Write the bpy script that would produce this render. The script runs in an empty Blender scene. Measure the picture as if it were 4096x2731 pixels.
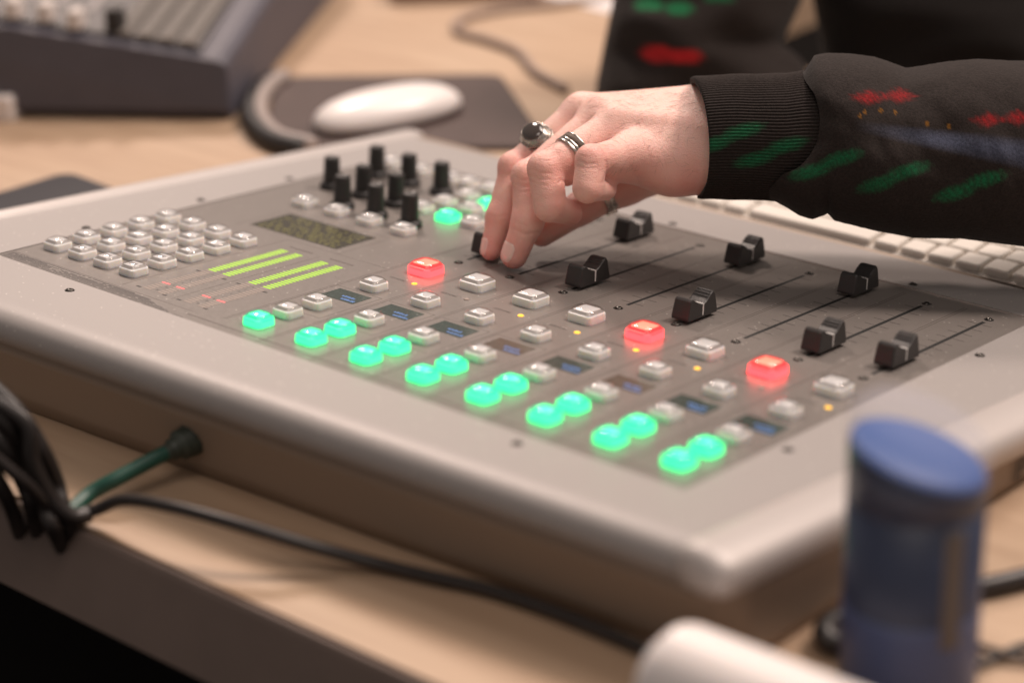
import bpy, bmesh, math, random
import numpy as np
from mathutils import Vector, Matrix, noise

random.seed(7)
sc = bpy.context.scene
COL = sc.collection
MM = 0.001

# ------------------------------------------------------------------ camera
F_PX = 8523.684                      # focal length for a 4096 px wide frame
CAM = np.array([796.4445, -881.3414, 469.1884])            # mm
RW = np.array([[0.767064, 0.640862, -0.030152],
               [0.237111, -0.326848, -0.914849],
               [-0.596147, 0.694598, -0.402669]])
cam_d = bpy.data.cameras.new('camera')
cam = bpy.data.objects.new('camera', cam_d)
COL.objects.link(cam)
cam_d.sensor_width = 36.0
cam_d.lens = F_PX / 4096 * 36.0
cam_d.clip_start = 0.02
cam_d.clip_end = 50.0
cam_d.dof.use_dof = True
cam_d.dof.focus_distance = 1.215
cam_d.dof.aperture_fstop = 2.8
cam_d.dof.aperture_blades = 0
mw = Matrix.Identity(4)
for i in range(3):
    mw[i][0] = RW[0][i]
    mw[i][1] = -RW[1][i]
    mw[i][2] = -RW[2][i]
    mw[i][3] = CAM[i] * MM
cam.matrix_world = mw
sc.camera = cam

# ------------------------------------------------------------------ light
world = bpy.data.worlds.new('World')
sc.world = world
world.use_nodes = True
bg = world.node_tree.nodes['Background']
bg.inputs[0].default_value = (1.0, 0.86, 0.78, 1)
bg.inputs[1].default_value = 0.24

def area_light(name, loc, target, size, power, color):
    d = bpy.data.lights.new(name, 'AREA')
    d.shape = 'DISK'
    d.size = size
    d.energy = power
    d.color = color
    o = bpy.data.objects.new(name, d)
    COL.objects.link(o)
    o.location = loc
    o.rotation_euler = (Vector(target) - Vector(loc)).to_track_quat('-Z', 'Y').to_euler()
    return o
area_light('ceiling_lamp', (0.95, 1.35, 2.25), (0.06, 0, 0), 0.5, 53, (1.0, 0.82, 0.715))
area_light('ceiling_lamp', (-2.10, 1.55, 2.40), (0.06, 0, 0), 0.55, 67, (1.0, 0.81, 0.705))
area_light('overhead_fill', (0.1, 1.3, 2.6), (0.10, 0.0, 0), 1.4, 38, (1.0, 0.86, 0.77))  # soft overhead fill added behind the console, not a known fitting
area_light('overhead_fill', (0.9, -1.0, 2.5), (0.10, -0.1, 0), 1.4, 15, (1.0, 0.86, 0.77))  # second added fill, weaker, above the camera side

sc.view_settings.view_transform = 'Standard'
sc.view_settings.look = 'None'
sc.view_settings.exposure = 0.0
sc.view_settings.gamma = 1.0
sc.cycles.use_denoising = True
sc.cycles.max_bounces = 8
sc.cycles.transparent_max_bounces = 12
sc.cycles.caustics_reflective = False
sc.cycles.caustics_refractive = False
sc.cycles.sample_clamp_indirect = 6.0

# ------------------------------------------------------------------ helpers
def at(px, py, depth):
    """frame position (2352 px wide) and distance along the view -> point in mm"""
    s = 4096 / 2352
    d = np.array([(px * s - 2048) / F_PX, (py * s - 1365.5) / F_PX, 1.0]) * depth
    return CAM + RW.T @ d

def on(px, py, z):
    s = 4096 / 2352
    d = RW.T @ np.array([(px * s - 2048) / F_PX, (py * s - 1365.5) / F_PX, 1.0])
    t = (z - CAM[2]) / d[2]
    return CAM + t * d

def tag(o, label=None, cat=None, group=None, kind=None):
    if label: o['label'] = label
    if cat: o['category'] = cat
    if group: o['group'] = group
    if kind: o['kind'] = kind
    return o

def mesh_obj(name, me, mat=None, parent=None, loc=None, smooth=False):
    o = bpy.data.objects.new(name, me)
    COL.objects.link(o)
    if mat is not None and not me.materials:
        me.materials.append(mat)
    if parent is not None:
        o.parent = parent
    if loc is not None:
        o.location = [c * MM for c in loc]
    if smooth:
        me.polygons.foreach_set('use_smooth', [True] * len(me.polygons))
    return o

def from_data(name, verts, faces, mat=None, smooth=False):
    me = bpy.data.meshes.new(name)
    me.from_pydata([tuple(c * MM for c in v) for v in verts], [], faces)
    me.update()
    if mat is not None:
        me.materials.append(mat)
    if smooth:
        me.polygons.foreach_set('use_smooth', [True] * len(me.polygons))
    return me

def empty(name, loc=(0, 0, 0), rot=(0, 0, 0)):
    o = bpy.data.objects.new(name, None)
    COL.objects.link(o)
    o.location = [c * MM for c in loc]
    o.rotation_euler = rot
    o.empty_display_size = 0.02
    return o

def rrect(hx, hy, r, z, n=4, cx=0, cy=0):
    """rounded rectangle loop, counter-clockwise"""
    r = max(0.01, min(r, hx - 0.01, hy - 0.01))
    out = []
    for sx, sy, a0 in ((1, 1, 0), (-1, 1, 90), (-1, -1, 180), (1, -1, 270)):
        for k in range(n + 1):
            a = math.radians(a0 + 90 * k / n)
            out.append((cx + sx * (hx - r) + r * math.cos(a), cy + sy * (hy - r) + r * math.sin(a), z))
    return out

def loft(loops, cap0=True, cap1=True):
    n = len(loops[0])
    v = [p for L in loops for p in L]
    f = []
    for i in range(len(loops) - 1):
        for j in range(n):
            k = (j + 1) % n
            f.append((i * n + j, i * n + k, (i + 1) * n + k, (i + 1) * n + j))
    if cap0: f.append(tuple(range(n - 1, -1, -1)))
    if cap1: f.append(tuple(range((len(loops) - 1) * n, len(loops) * n)))
    return v, f

def box(x0, x1, y0, y1, z0, z1):
    v = [(x0, y0, z0), (x1, y0, z0), (x1, y1, z0), (x0, y1, z0), (x0, y0, z1), (x1, y0, z1), (x1, y1, z1), (x0, y1, z1)]
    f = [(3, 2, 1, 0), (4, 5, 6, 7), (0, 1, 5, 4), (1, 2, 6, 5), (2, 3, 7, 6), (3, 0, 4, 7)]
    return v, f

def merge(parts):
    V, Fc = [], []
    for v, f in parts:
        o = len(V)
        V += list(v)
        Fc += [tuple(i + o for i in q) for q in f]
    return V, Fc

def lathe(prof, n=24):
    loops = [[(r * math.cos(2 * math.pi * k / n), r * math.sin(2 * math.pi * k / n), z) for k in range(n)] for r, z in prof]
    return loft(loops)

def tube(path, rad, n=10, closed=False):
    """swept tube; path list of mm points, rad number or list"""
    P = [Vector(p) for p in path]
    m = len(P)
    R = rad if isinstance(rad, (list, tuple)) else [rad] * m
    loops = []
    up = None
    for i in range(m):
        a = P[(i - 1) % m] if (closed or i > 0) else P[i]
        b = P[(i + 1) % m] if (closed or i < m - 1) else P[i]
        t = (b - a).normalized()
        if up is None:
            up = Vector((0, 0, 1)) if abs(t.z) < 0.9 else Vector((1, 0, 0))
        s = t.cross(up).normalized()
        up = s.cross(t).normalized()
        loops.append([tuple(P[i] + (s * math.cos(2 * math.pi * k / n) + up * math.sin(2 * math.pi * k / n)) * R[i]) for k in range(n)])
    if closed:
        v, f = loft(loops, False, False)
        L = (m - 1) * n
        f += [(L + j, L + (j + 1) % n, (j + 1) % n, j) for j in range(n)]
        return v, f
    return loft(loops)

def spline(pts, k=10):
    P = [Vector(p) for p in pts]
    P = [P[0] * 2 - P[1]] + P + [P[-1] * 2 - P[-2]]
    out = []
    for i in range(1, len(P) - 2):
        for j in range(k):
            t = j / k
            a, b, c, d = P[i - 1], P[i], P[i + 1], P[i + 2]
            out.append(0.5 * ((2 * b) + (c - a) * t + (2 * a - 5 * b + 4 * c - d) * t * t + (3 * b - a - 3 * c + d) * t ** 3))
    out.append(P[-2])
    return out

def interp(x, tab):
    xs = [t[0] for t in tab]
    ys = [t[1] for t in tab]
    return float(np.interp(x, xs, ys))

def text_mesh(name, body, size, mat, rot=math.pi):
    cu = bpy.data.curves.new(name, 'FONT')
    cu.body = body
    cu.size = size * MM
    cu.align_x = 'CENTER'
    cu.align_y = 'CENTER'
    cu.resolution_u = 2
    o = bpy.data.objects.new(name, cu)
    me = bpy.data.meshes.new_from_object(o)
    bpy.data.objects.remove(o)
    me.transform(Matrix.Rotation(rot, 4, 'Z'))
    me.materials.clear()
    me.materials.append(mat)
    return me

# ------------------------------------------------------------------ materials
def mat_new(name):
    m = bpy.data.materials.new(name)
    m.use_nodes = True
    nt = m.node_tree
    return m, nt, nt.nodes['Principled BSDF']

def mat(name, color, rough=0.5, metal=0.0, spec=0.5, emit=None, emit_s=0.0, noise_amt=0.0, noise_scale=60.0, bump=0.0, bump_scale=200.0, sub=0.0, coat=0.0, rough_var=0.0):
    m, nt, b = mat_new(name)
    b.inputs['Base Color'].default_value = (*color, 1)
    b.inputs['Roughness'].default_value = rough
    b.inputs['Metallic'].default_value = metal
    b.inputs['Specular IOR Level'].default_value = spec
    if coat:
        b.inputs['Coat Weight'].default_value = coat
        b.inputs['Coat Roughness'].default_value = 0.1
    if sub:
        b.inputs['Subsurface Weight'].default_value = sub
        b.inputs['Subsurface Radius'].default_value = (1, 0.8, 0.6)
        b.inputs['Subsurface Scale'].default_value = 0.004
    if emit:
        b.inputs['Emission Color'].default_value = (*emit, 1)
        b.inputs['Emission Strength'].default_value = emit_s
    tc = None
    if noise_amt or bump or rough_var:
        tc = nt.nodes.new('ShaderNodeTexCoord')
    if noise_amt or rough_var:
        n = nt.nodes.new('ShaderNodeTexNoise')
        n.inputs['Scale'].default_value = noise_scale
        n.inputs['Detail'].default_value = 6
        n.inputs['Roughness'].default_value = 0.65
        nt.links.new(tc.outputs['Object'], n.inputs['Vector'])
        if noise_amt:
            mx = nt.nodes.new('ShaderNodeMapRange')
            mx.inputs[1].default_value = 0.25
            mx.inputs[2].default_value = 0.75
            mx.inputs[3].default_value = 1 - noise_amt
            mx.inputs[4].default_value = 1 + noise_amt
            nt.links.new(n.outputs['Fac'], mx.inputs[0])
            mul = nt.nodes.new('ShaderNodeVectorMath')
            mul.operation = 'SCALE'
            mul.inputs[0].default_value = color
            nt.links.new(mx.outputs[0], mul.inputs['Scale'])
            nt.links.new(mul.outputs[0], b.inputs['Base Color'])
        if rough_var:
            mr = nt.nodes.new('ShaderNodeMapRange')
            mr.inputs[1].default_value = 0.3
            mr.inputs[2].default_value = 0.7
            mr.inputs[3].default_value = max(0.02, rough - rough_var)
            mr.inputs[4].default_value = min(1, rough + rough_var)
            nt.links.new(n.outputs['Fac'], mr.inputs[0])
            nt.links.new(mr.outputs[0], b.inputs['Roughness'])
    if bump:
        n2 = nt.nodes.new('ShaderNodeTexNoise')
        n2.inputs['Scale'].default_value = bump_scale
        n2.inputs['Detail'].default_value = 4
        nt.links.new(tc.outputs['Object'], n2.inputs['Vector'])
        bp = nt.nodes.new('ShaderNodeBump')
        bp.inputs['Strength'].default_value = bump
        bp.inputs['Distance'].default_value = 0.0006
        nt.links.new(n2.outputs['Fac'], bp.inputs['Height'])
        nt.links.new(bp.outputs['Normal'], b.inputs['Normal'])
    return m

def dusty(name, color, rough, metal, dust):
    """painted metal with fine dust specks"""
    m = mat(name, color, rough, metal, noise_amt=0.09, noise_scale=800, rough_var=0.06)
    nt = m.node_tree
    b = nt.nodes['Principled BSDF']
    src = b.inputs['Base Color'].links[0].from_socket
    tc = nt.nodes.new('ShaderNodeTexCoord')
    vo = nt.nodes.new('ShaderNodeTexVoronoi')
    vo.inputs['Scale'].default_value = 420
    nt.links.new(tc.outputs['Object'], vo.inputs['Vector'])
    wn = nt.nodes.new('ShaderNodeSeparateColor')
    nt.links.new(vo.outputs['Color'], wn.inputs[0])
    gt = nt.nodes.new('ShaderNodeMath'); gt.operation = 'GREATER_THAN'; gt.inputs[1].default_value = 0.93
    nt.links.new(wn.outputs[0], gt.inputs[0])
    lt = nt.nodes.new('ShaderNodeMath'); lt.operation = 'LESS_THAN'; lt.inputs[1].default_value = 0.22
    nt.links.new(vo.outputs['Distance'], lt.inputs[0])
    mu = nt.nodes.new('ShaderNodeMath'); mu.operation = 'MULTIPLY'
    nt.links.new(gt.outputs[0], mu.inputs[0]); nt.links.new(lt.outputs[0], mu.inputs[1])
    mu2 = nt.nodes.new('ShaderNodeMath'); mu2.operation = 'MULTIPLY'; mu2.inputs[1].default_value = dust
    nt.links.new(mu.outputs[0], mu2.inputs[0])
    mix = nt.nodes.new('ShaderNodeMix'); mix.data_type = 'RGBA'
    nt.links.new(mu2.outputs[0], mix.inputs['Factor'])
    nt.links.new(src, mix.inputs['A'])
    mix.inputs['B'].default_value = (0.75, 0.7, 0.66, 1)
    nt.links.new(mix.outputs['Result'], b.inputs['Base Color'])
    return m

M_FRAME = dusty('silver_paint', (0.325, 0.302, 0.293), 0.5, 0.15, 0.6)
M_RAIL = mat('silver_rail', (0.46, 0.425, 0.41), 0.45, metal=0.15, noise_amt=0.07, noise_scale=800)
M_PANEL = dusty('grey_overlay', (0.235, 0.212, 0.198), 0.33, 0.30, 0.7)
M_INK = mat('black_print', (0.03, 0.026, 0.026), 0.6)
M_INKL = mat('faint_print', (0.085, 0.07, 0.062), 0.6)
M_WHITEP = mat('white_keycap', (0.86, 0.82, 0.79), 0.38, sub=1.0)
M_WELL = mat('keycap_well', (0.30, 0.285, 0.275), 0.3)
M_INSERT = mat('key_insert', (0.80, 0.76, 0.73), 0.35, sub=0.5)
M_BLACK = mat('black_rubber', (0.022, 0.020, 0.020), 0.5, noise_amt=0.15, noise_scale=300, bump=0.15, bump_scale=900)
M_CAP = mat('fader_black', (0.028, 0.026, 0.026), 0.42, bump=0.25, bump_scale=1500)
M_SLOT = mat('slot_black', (0.006, 0.006, 0.006), 0.8)
M_SCREW = mat('dark_screw', (0.07, 0.065, 0.06), 0.3, metal=0.9)
M_LINE = mat('white_line', (0.8, 0.78, 0.76), 0.5)
M_GREEN = mat('lit_green', (0.10, 0.5, 0.3), 0.35, emit=(0.065, 2.1, 0.56), emit_s=0.95)
M_GREEN2 = mat('lit_green_insert', (0.10, 0.5, 0.3), 0.35, emit=(0.22, 2.4, 0.82), emit_s=1.0)
M_GREEN3 = mat('lit_green_well', (0.05, 0.4, 0.25), 0.35, emit=(0.02, 0.70, 0.36), emit_s=0.9)
M_RED = mat('lit_red', (0.5, 0.1, 0.1), 0.35, emit=(5.5, 0.17, 0.20), emit_s=0.9)
M_RED2 = mat('lit_red_insert', (0.5, 0.2, 0.15), 0.35, emit=(4.0, 0.80, 0.52), emit_s=0.9)
M_RED3 = mat('lit_red_well', (0.4, 0.05, 0.05), 0.35, emit=(0.95, 0.055, 0.065), emit_s=0.9)
M_AMBER = mat('lit_amber', (0.5, 0.3, 0.05), 0.35, emit=(1.0, 0.50, 0.02), emit_s=1.6)
M_SEGG = mat('segment_green', (0.2, 0.3, 0.05), 0.4, emit=(0.38, 0.72, 0.010), emit_s=0.95)
M_SEGR = mat('segment_red', (0.4, 0.1, 0.1), 0.4, emit=(1.0, 0.13, 0.12), emit_s=1.1)
M_SEGO = mat('segment_off', (0.30, 0.245, 0.215), 0.5)
M_BLUETXT = mat('lcd_blue', (0.05, 0.1, 0.2), 0.4, emit=(0.10, 0.22, 0.55), emit_s=0.65)

def clear_mat(name, tint, emit=None, es=0.0, reflect=0.0):
    m = bpy.data.materials.new(name)
    m.use_nodes = True
    nt = m.node_tree
    nt.nodes.clear()
    out = nt.nodes.new('ShaderNodeOutputMaterial')
    tr = nt.nodes.new('ShaderNodeBsdfTransparent')
    tr.inputs[0].default_value = (*tint, 1)
    gl = nt.nodes.new('ShaderNodeBsdfGlossy')
    gl.inputs['Roughness'].default_value = 0.06
    fr = nt.nodes.new('ShaderNodeFresnel')
    fr.inputs[0].default_value = 1.49
    mx = nt.nodes.new('ShaderNodeMath'); mx.operation = 'ADD'; mx.use_clamp = True
    mx.inputs[1].default_value = reflect
    geo = nt.nodes.new('ShaderNodeNewGeometry')
    inv = nt.nodes.new('ShaderNodeMath'); inv.operation = 'SUBTRACT'; inv.inputs[0].default_value = 1.0
    nt.links.new(geo.outputs['Backfacing'], inv.inputs[1])
    fm = nt.nodes.new('ShaderNodeMath'); fm.operation = 'MULTIPLY'
    nt.links.new(fr.outputs[0], fm.inputs[0]); nt.links.new(inv.outputs[0], fm.inputs[1])
    nt.links.new(fm.outputs[0], mx.inputs[0])
    mix = nt.nodes.new('ShaderNodeMixShader')
    nt.links.new(mx.outputs[0], mix.inputs[0])
    nt.links.new(tr.outputs[0], mix.inputs[1])
    nt.links.new(gl.outputs[0], mix.inputs[2])
    last = mix
    if emit:
        em = nt.nodes.new('ShaderNodeEmission')
        em.inputs[0].default_value = (*emit, 1)
        em.inputs[1].default_value = es
        ad = nt.nodes.new('ShaderNodeAddShader')
        nt.links.new(mix.outputs[0], ad.inputs[0])
        nt.links.new(em.outputs[0], ad.inputs[1])
        last = ad
    nt.links.new(last.outputs[0], out.inputs[0])
    return m
M_CLEAR = clear_mat('clear_lens', (0.96, 0.955, 0.95))
M_CLEARG = clear_mat('clear_lens_green', (0.55, 0.95, 0.8), (0.03, 0.34, 0.20), 0.4, 0.0)
M_CLEARR = clear_mat('clear_lens_red', (0.95, 0.6, 0.58), (0.8, 0.06, 0.06), 0.4, 0.0)

# wood
def wood():
    m, nt, b = mat_new('pale_plywood')
    tc = nt.nodes.new('ShaderNodeTexCoord')
    mp = nt.nodes.new('ShaderNodeMapping')
    mp.inputs['Scale'].default_value = (1.3, 14, 14)
    mp.inputs['Rotation'].default_value = (0, 0, 0.12)
    nt.links.new(tc.outputs['Object'], mp.inputs[0])
    n = nt.nodes.new('ShaderNodeTexNoise')
    n.inputs['Scale'].default_value = 4.0
    n.inputs['Detail'].default_value = 7
    n.inputs['Roughness'].default_value = 0.6
    n.inputs['Distortion'].default_value = 0.7
    nt.links.new(mp.outputs[0], n.inputs['Vector'])
    r = nt.nodes.new('ShaderNodeValToRGB')
    r.color_ramp.elements[0].position = 0.3
    r.color_ramp.elements[0].color = (0.385, 0.268, 0.180, 1)
    r.color_ramp.elements[1].position = 0.7
    r.color_ramp.elements[1].color = (0.49, 0.358, 0.250, 1)
    nt.links.new(n.outputs['Fac'], r.inputs[0])
    n2 = nt.nodes.new('ShaderNodeTexNoise')
    n2.inputs['Scale'].default_value = 5
    n2.inputs['Detail'].default_value = 3
    nt.links.new(tc.outputs['Object'], n2.inputs['Vector'])
    mix = nt.nodes.new('ShaderNodeMix'); mix.data_type = 'RGBA'; mix.blend_type = 'MULTIPLY'
    mr = nt.nodes.new('ShaderNodeMapRange')
    mr.inputs[1].default_value = 0.35; mr.inputs[2].default_value = 0.65
    mr.inputs[3].default_value = 0.0; mr.inputs[4].default_value = 0.35
    nt.links.new(n2.outputs['Fac'], mr.inputs[0])
    nt.links.new(mr.outputs[0], mix.inputs['Factor'])
    nt.links.new(r.outputs[0], mix.inputs['A'])
    mix.inputs['B'].default_value = (0.85, 0.72, 0.62, 1)
    nt.links.new(mix.outputs['Result'], b.inputs['Base Color'])
    b.inputs['Roughness'].default_value = 0.55
    return m
M_WOOD = wood()
M_TRIM = mat('desk_edge_trim', (0.145, 0.106, 0.090), 0.6, noise_amt=0.12, noise_scale=14)
M_DARK = mat('dark_panel', (0.006, 0.005, 0.005), 0.9, spec=0.1)
M_FLOOR = mat('dark_carpet', (0.012, 0.010, 0.009), 0.95, spec=0.1, noise_amt=0.2, noise_scale=80)

# ------------------------------------------------------------------ floor and desk
v, f = box(-4000, 4000, -3000, 4000, -800, -790)
fl = mesh_obj('floor', from_data('floor', v, f, M_FLOOR))
tag(fl, kind='structure')

DZ = -37.0
desk = empty('desk', (0, 0, DZ))
tag(desk, 'pale wooden desk with dark edge trim under the mixing console', 'desk')
# L-shaped top: user's cut-out lies beyond y = 470 on the right
out = [(-1500, -309), (1200, -309), (1200, 480), (-120, 560), (-260, 700), (-260, 1300), (-1500, 1300)]
v = [(x, y, 0) for x, y in out] + [(x, y, -42) for x, y in out]
n = len(out)
f = [tuple(range(n)), tuple(range(2 * n - 1, n - 1, -1))] + [(i, n + i, n + (i + 1) % n, (i + 1) % n) for i in range(n)]
mesh_obj('desk_top', from_data('desk_top', v, f, M_WOOD), parent=desk)
v, f = loft([[(x, -309.2 + dy, z) for dy, z in ((0, -2), (-1.5, -1), (-3, -1.4), (-4.5, -4), (-8, -16), (-16, -44), (-14, -46), (0, -46))] for x in (-1500, -600, 300, 1200)])
mesh_obj('edge_trim', from_data('edge_trim', v, f, M_TRIM), parent=desk)
v, f = box(-1500, 1200, -290, -270, -745, -43)
mesh_obj('front_panel', from_data('front_panel', v, f, M_DARK), parent=desk)

# ------------------------------------------------------------------ mixing console
TH = math.radians(6.0)
con = empty('mixing_console', (0, 0, 0), (-TH, 0, 0))
tag(con, 'silver broadcast mixing console with glowing green and red buttons, under the hand', 'mixing console')

def desk_local(v):
    return (DZ + v * math.sin(TH)) / math.cos(TH)

def quad_loop(corners, r, z, nseg=8):
    """rounded loop of a convex quad given CCW; z number or function of v"""
    out = []
    m = len(corners)
    for i in range(m):
        p = Vector(corners[i]); a = Vector(corners[i - 1]); b = Vector(corners[(i + 1) % m])
        d0 = (a - p).normalized(); d1 = (b - p).normalized()
        ang = d0.angle(d1)
        t = r / math.tan(ang / 2)
        c = p + (d0 + d1).normalized() * (r / math.sin(ang / 2))
        s = p + d0 * t; e = p + d1 * t
        a0 = math.atan2(s.y - c.y, s.x - c.x); a1 = math.atan2(e.y - c.y, e.x - c.x)
        da = (a1 - a0 + math.pi) % (2 * math.pi) - math.pi
        for k in range(nseg + 1):
            an = a0 + da * k / nseg
            x = c.x + r * math.cos(an); y = c.y + r * math.sin(an)
            out.append((x, y, z(y) if callable(z) else z))
    return out

def inset(corners, d):
    m = len(corners)
    L = []
    for i in range(m):
        a = Vector(corners[i]); b = Vector(corners[(i + 1) % m])
        t = (b - a).normalized(); nrm = Vector((-t.y, t.x))
        L.append((a + nrm * (d[i] if isinstance(d, list) else d), t))
    res = []
    for i in range(m):
        p, t = L[i - 1]; q, s = L[i]
        den = t.x * s.y - t.y * s.x
        k = ((q.x - p.x) * s.y - (q.y - p.y) * s.x) / den
        res.append(tuple(p + t * k))
    return res

OUT = [(-286, -262), (359, -238), (387, 212), (-250, 222)]
prof = [(19, -75), (17, -52), (12, -36), (8.5, -27), (7.5, -23.5), (10, -20.5), (9, -18.6), (3.2, -17.6), (0.9, -14.8), (0, -11.5), (0.4, -7.8), (2, -4.4), (5, -1.9), (9, -0.5), (13, 0.0), (17, 0.1), (20, 0.0)]
loops = []
for d, z in prof:
    zz = (lambda y, z=z: max(z, desk_local(y) + 1.0 + (0.25 * (z + 75) if z < -20 else 3.0 + (z + 20) * 0.3)))
    side = min(d, 5.0) if z < -20 else d
    loops.append(quad_loop(inset(OUT, [d, side, side, side]), (26 - d * 0.5 if z < -20 else max(2.0, 9 - d)), zz))
def rail(p0, p1, off, hw, top, bot, name):
    """rounded side rail along an edge of the frame"""
    a_ = Vector((p0[0], p0[1], 0)); b_ = Vector((p1[0], p1[1], 0))
    t_ = (b_ - a_).normalized(); n_ = Vector((-t_.y, t_.x, 0))
    Ln = (b_ - a_).length
    LL = []
    for s_ in (-5, -4.2, -2, 1, 5, 60, 200, 340, Ln - 4, Ln + 2, Ln + 4):
        e_ = min(s_ + 5, Ln + 4 - s_)
        k_ = 1.0 if e_ > 8 else max(0.35, math.sqrt(max(0, 1 - (1 - e_ / 8) ** 2)) * 0.65 + 0.35)
        c_ = a_ + t_ * s_ + n_ * off
        lo_ = max(bot, desk_local(c_.y) + 4)
        cz, hz = (top + lo_) / 2, (top - lo_) / 2
        lp = []
        for j in range(24):
            an = 2 * math.pi * j / 24
            cs, sn = math.cos(an), math.sin(an)
            x_ = hw * k_ * math.copysign(abs(cs) ** 0.72, cs); z_ = hz * k_ * math.copysign(abs(sn) ** 0.72, sn)
            if z_ > 0: z_ *= 1 - 0.25 * max(0, -x_ / hw)
            q_ = c_ + n_ * x_
            lp.append((q_.x, q_.y, cz + z_))
        LL.append(lp)
    v_, f_ = loft(LL)
    return mesh_obj(name, from_data(name, v_, f_, M_RAIL, True), parent=con)
rail(OUT[1], OUT[2], 13.5, 15.5, 2.6, -19.5, 'side_rail')
rail(OUT[3], OUT[0], 11.0, 12.5, 2.2, -18.0, 'side_rail')
PX0, PX1, PY0, PY1 = -198.0, 300.0, -188.0, 157.5
inner = [(PX0, PY0), (PX1, PY0), (PX1, PY1), (PX0, PY1)]
loops.append(quad_loop(inner, 1.0, 0.0))
loops.append(quad_loop(inner, 1.0, -2.5))
M_SHELL = mat('bronze_grey_shell', (0.29, 0.222, 0.170), 0.5, metal=0.15)
v, f = loft(loops[:7], True, False)
mesh_obj('base_shell', from_data('base_shell', v, f, M_SHELL, smooth=True), parent=con)
v, f = loft(loops[6:], False, False)
frame = mesh_obj('frame', from_data('frame', v, f, M_FRAME, smooth=True), parent=con)
frame.modifiers.new('edges', 'EDGE_SPLIT').split_angle = math.radians(50)

v, f = loft([rrect((PX1 - PX0) / 2 - 0.45, (PY1 - PY0) / 2 - 0.45, 1, z, 2, (PX0 + PX1) / 2, (PY0 + PY1) / 2) for z in (-4, -0.5)])
panel = mesh_obj('control_panel', from_data('control_panel', v, f, M_PANEL), parent=con)
PZ = -0.5                                   # panel surface
BR = 156.6
v, f = box(PX0 + 1, PX1 - 1, BR - 0.7, BR + 0.4, -0.6, 0.15)
mesh_obj('edge_strip', from_data('edge_strip', v, f, mat('bright_edge', (0.6, 0.55, 0.52), 0.25, metal=0.7)), parent=con)

# printed rules on the panel (flat print)
P = []
def rule(x0, y0, x1, y1, w):
    if abs(x1 - x0) > abs(y1 - y0):
        P.append(box(min(x0, x1), max(x0, x1), y0 - w / 2, y0 + w / 2, PZ - 0.1, PZ + 0.03))
    else:
        P.append(box(x0 - w / 2, x0 + w / 2, min(y0, y1), max(y0, y1), PZ - 0.1, PZ + 0.03))
for i in range(-1, 8):
    u = i * 40 + 20.3
    if i == 7: continue
    y0 = -186 if i >= 0 else -172
    for du in (-0.9, 0.9):
        rule(u + du, y0, u + du, 147, 0.38)
rule(-103.8, -172, -103.8, -40, 0.4)
rule(-65.3, -169.5, -65.3, -52, 0.35)
rule(-196, -175.6, -40, -175.6, 0.4)
rule(-103.8, -40, -22, -40, 0.35)
rule(-150, 7, -62, 7, 0.35)
rule(-150, 7, -150, -40, 0.35)
rule(-62, 7, -62, -40, 0.35)
rule(-40, -180.3, 290, -181.5, 1.1)
for i in range(8):
    u = i * 40
    for (xa, ya, xb, yb) in ((u - 19, -134, u + 16, -134), (u - 19, -84, u + 16, -84), (u - 19, -134, u - 19, -84), (u + 16, -134, u + 16, -84)):
        rule(xa, ya, xb, yb, 0.35)
v, f = merge(P)
mesh_obj('printed_lines', from_data('printed_lines', v, f, M_INKL), parent=con)

# printed bar pattern, front left
P = []
for k in range(10):
    y = -177.2 - k * 1.15
    w = 0.72 - 0.035 * k
    x = -196.0
    end = -84 + k * 5.5 + random.uniform(-8, 8)
    while x < end:
        L = random.choice([3, 6, 10, 22, 40, 55])
        xe = min(x + L, end)
        if not (-166 < x < -152 and k < 4):
            P.append(box(x, xe, y - w / 2, y + w / 2, PZ - 0.1, PZ + 0.03))
        x = xe + random.choice([1.0, 1.4, 2.2])
v, f = merge(P)
mesh_obj('printed_bars', from_data('printed_bars', v, f, M_INK), parent=con)

# fader slots, ticks, screws, caps
slot_me = from_data('fader_slot', *box(-1.15, 1.15, 8.5, 131.5, PZ - 0.1, PZ + 0.06), M_SLOT)
T = []
for k in range(11):
    y = 126.0 - 11.25 * k
    L = 7.6 if k not in (3, 9) else 8.6
    for s in (-1, 1):
        T.append(box(min(s * 1.7, s * L), max(s * 1.7, s * L), y - 0.24, y + 0.24, PZ - 0.1, PZ + 0.03))
tick_me = from_data('fader_ticks', *merge(T), M_INK)

def screw_mesh(r):
    v1, f1 = lathe([(r, -0.6), (r, 0.25), (r * 0.8, 0.75), (0.55 * r, 0.85), (0.5 * r, 0.3)], 16)
    return from_data('screw', v1, f1, M_SCREW, True)
screw_me = screw_mesh(2.3)
fscrew_me = screw_mesh(2.6)
ring_me = from_data('screw_recess', *lathe([(2.9, -0.3), (2.9, 0.05), (2.2, 0.04)], 16), M_SLOT)

def cap_mesh():
    # saddle profile along v, extruded over u with a little taper and rounded edges
    prof = [(-14.0, 1.6), (-14.2, 3.0), (-12.2, 12.6), (-11.2, 13.6), (-9.6, 13.7), (-8.2, 13.0), (-4.0, 10.2), (-1.6, 9.3), (0, 9.1), (1.6, 9.4), (4.2, 10.7), (7.6, 13.6), (9.2, 14.5), (10.8, 14.5), (11.8, 13.6), (14.2, 4.0), (14.0, 1.6)]
    def at_u(u, sh):
        return [(u, y * (1 - sh * 0.03), 1.6 + (z - 1.6) * (1 - sh * 0.05) - (0.0)) for y, z in prof]
    loops = []
    for u, sh in ((-5.9, 1.3), (-5.4, 0.3), (-4.8, 0.0), (4.8, 0.0), (5.4, 0.3), (5.9, 1.3)):
        loops.append([(x * (1 - 0.006 * (z - 1.6)), y, z) for x, y, z in at_u(u, sh)])
    return loft(loops)
cv, cf = cap_mesh()
rib = []
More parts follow.
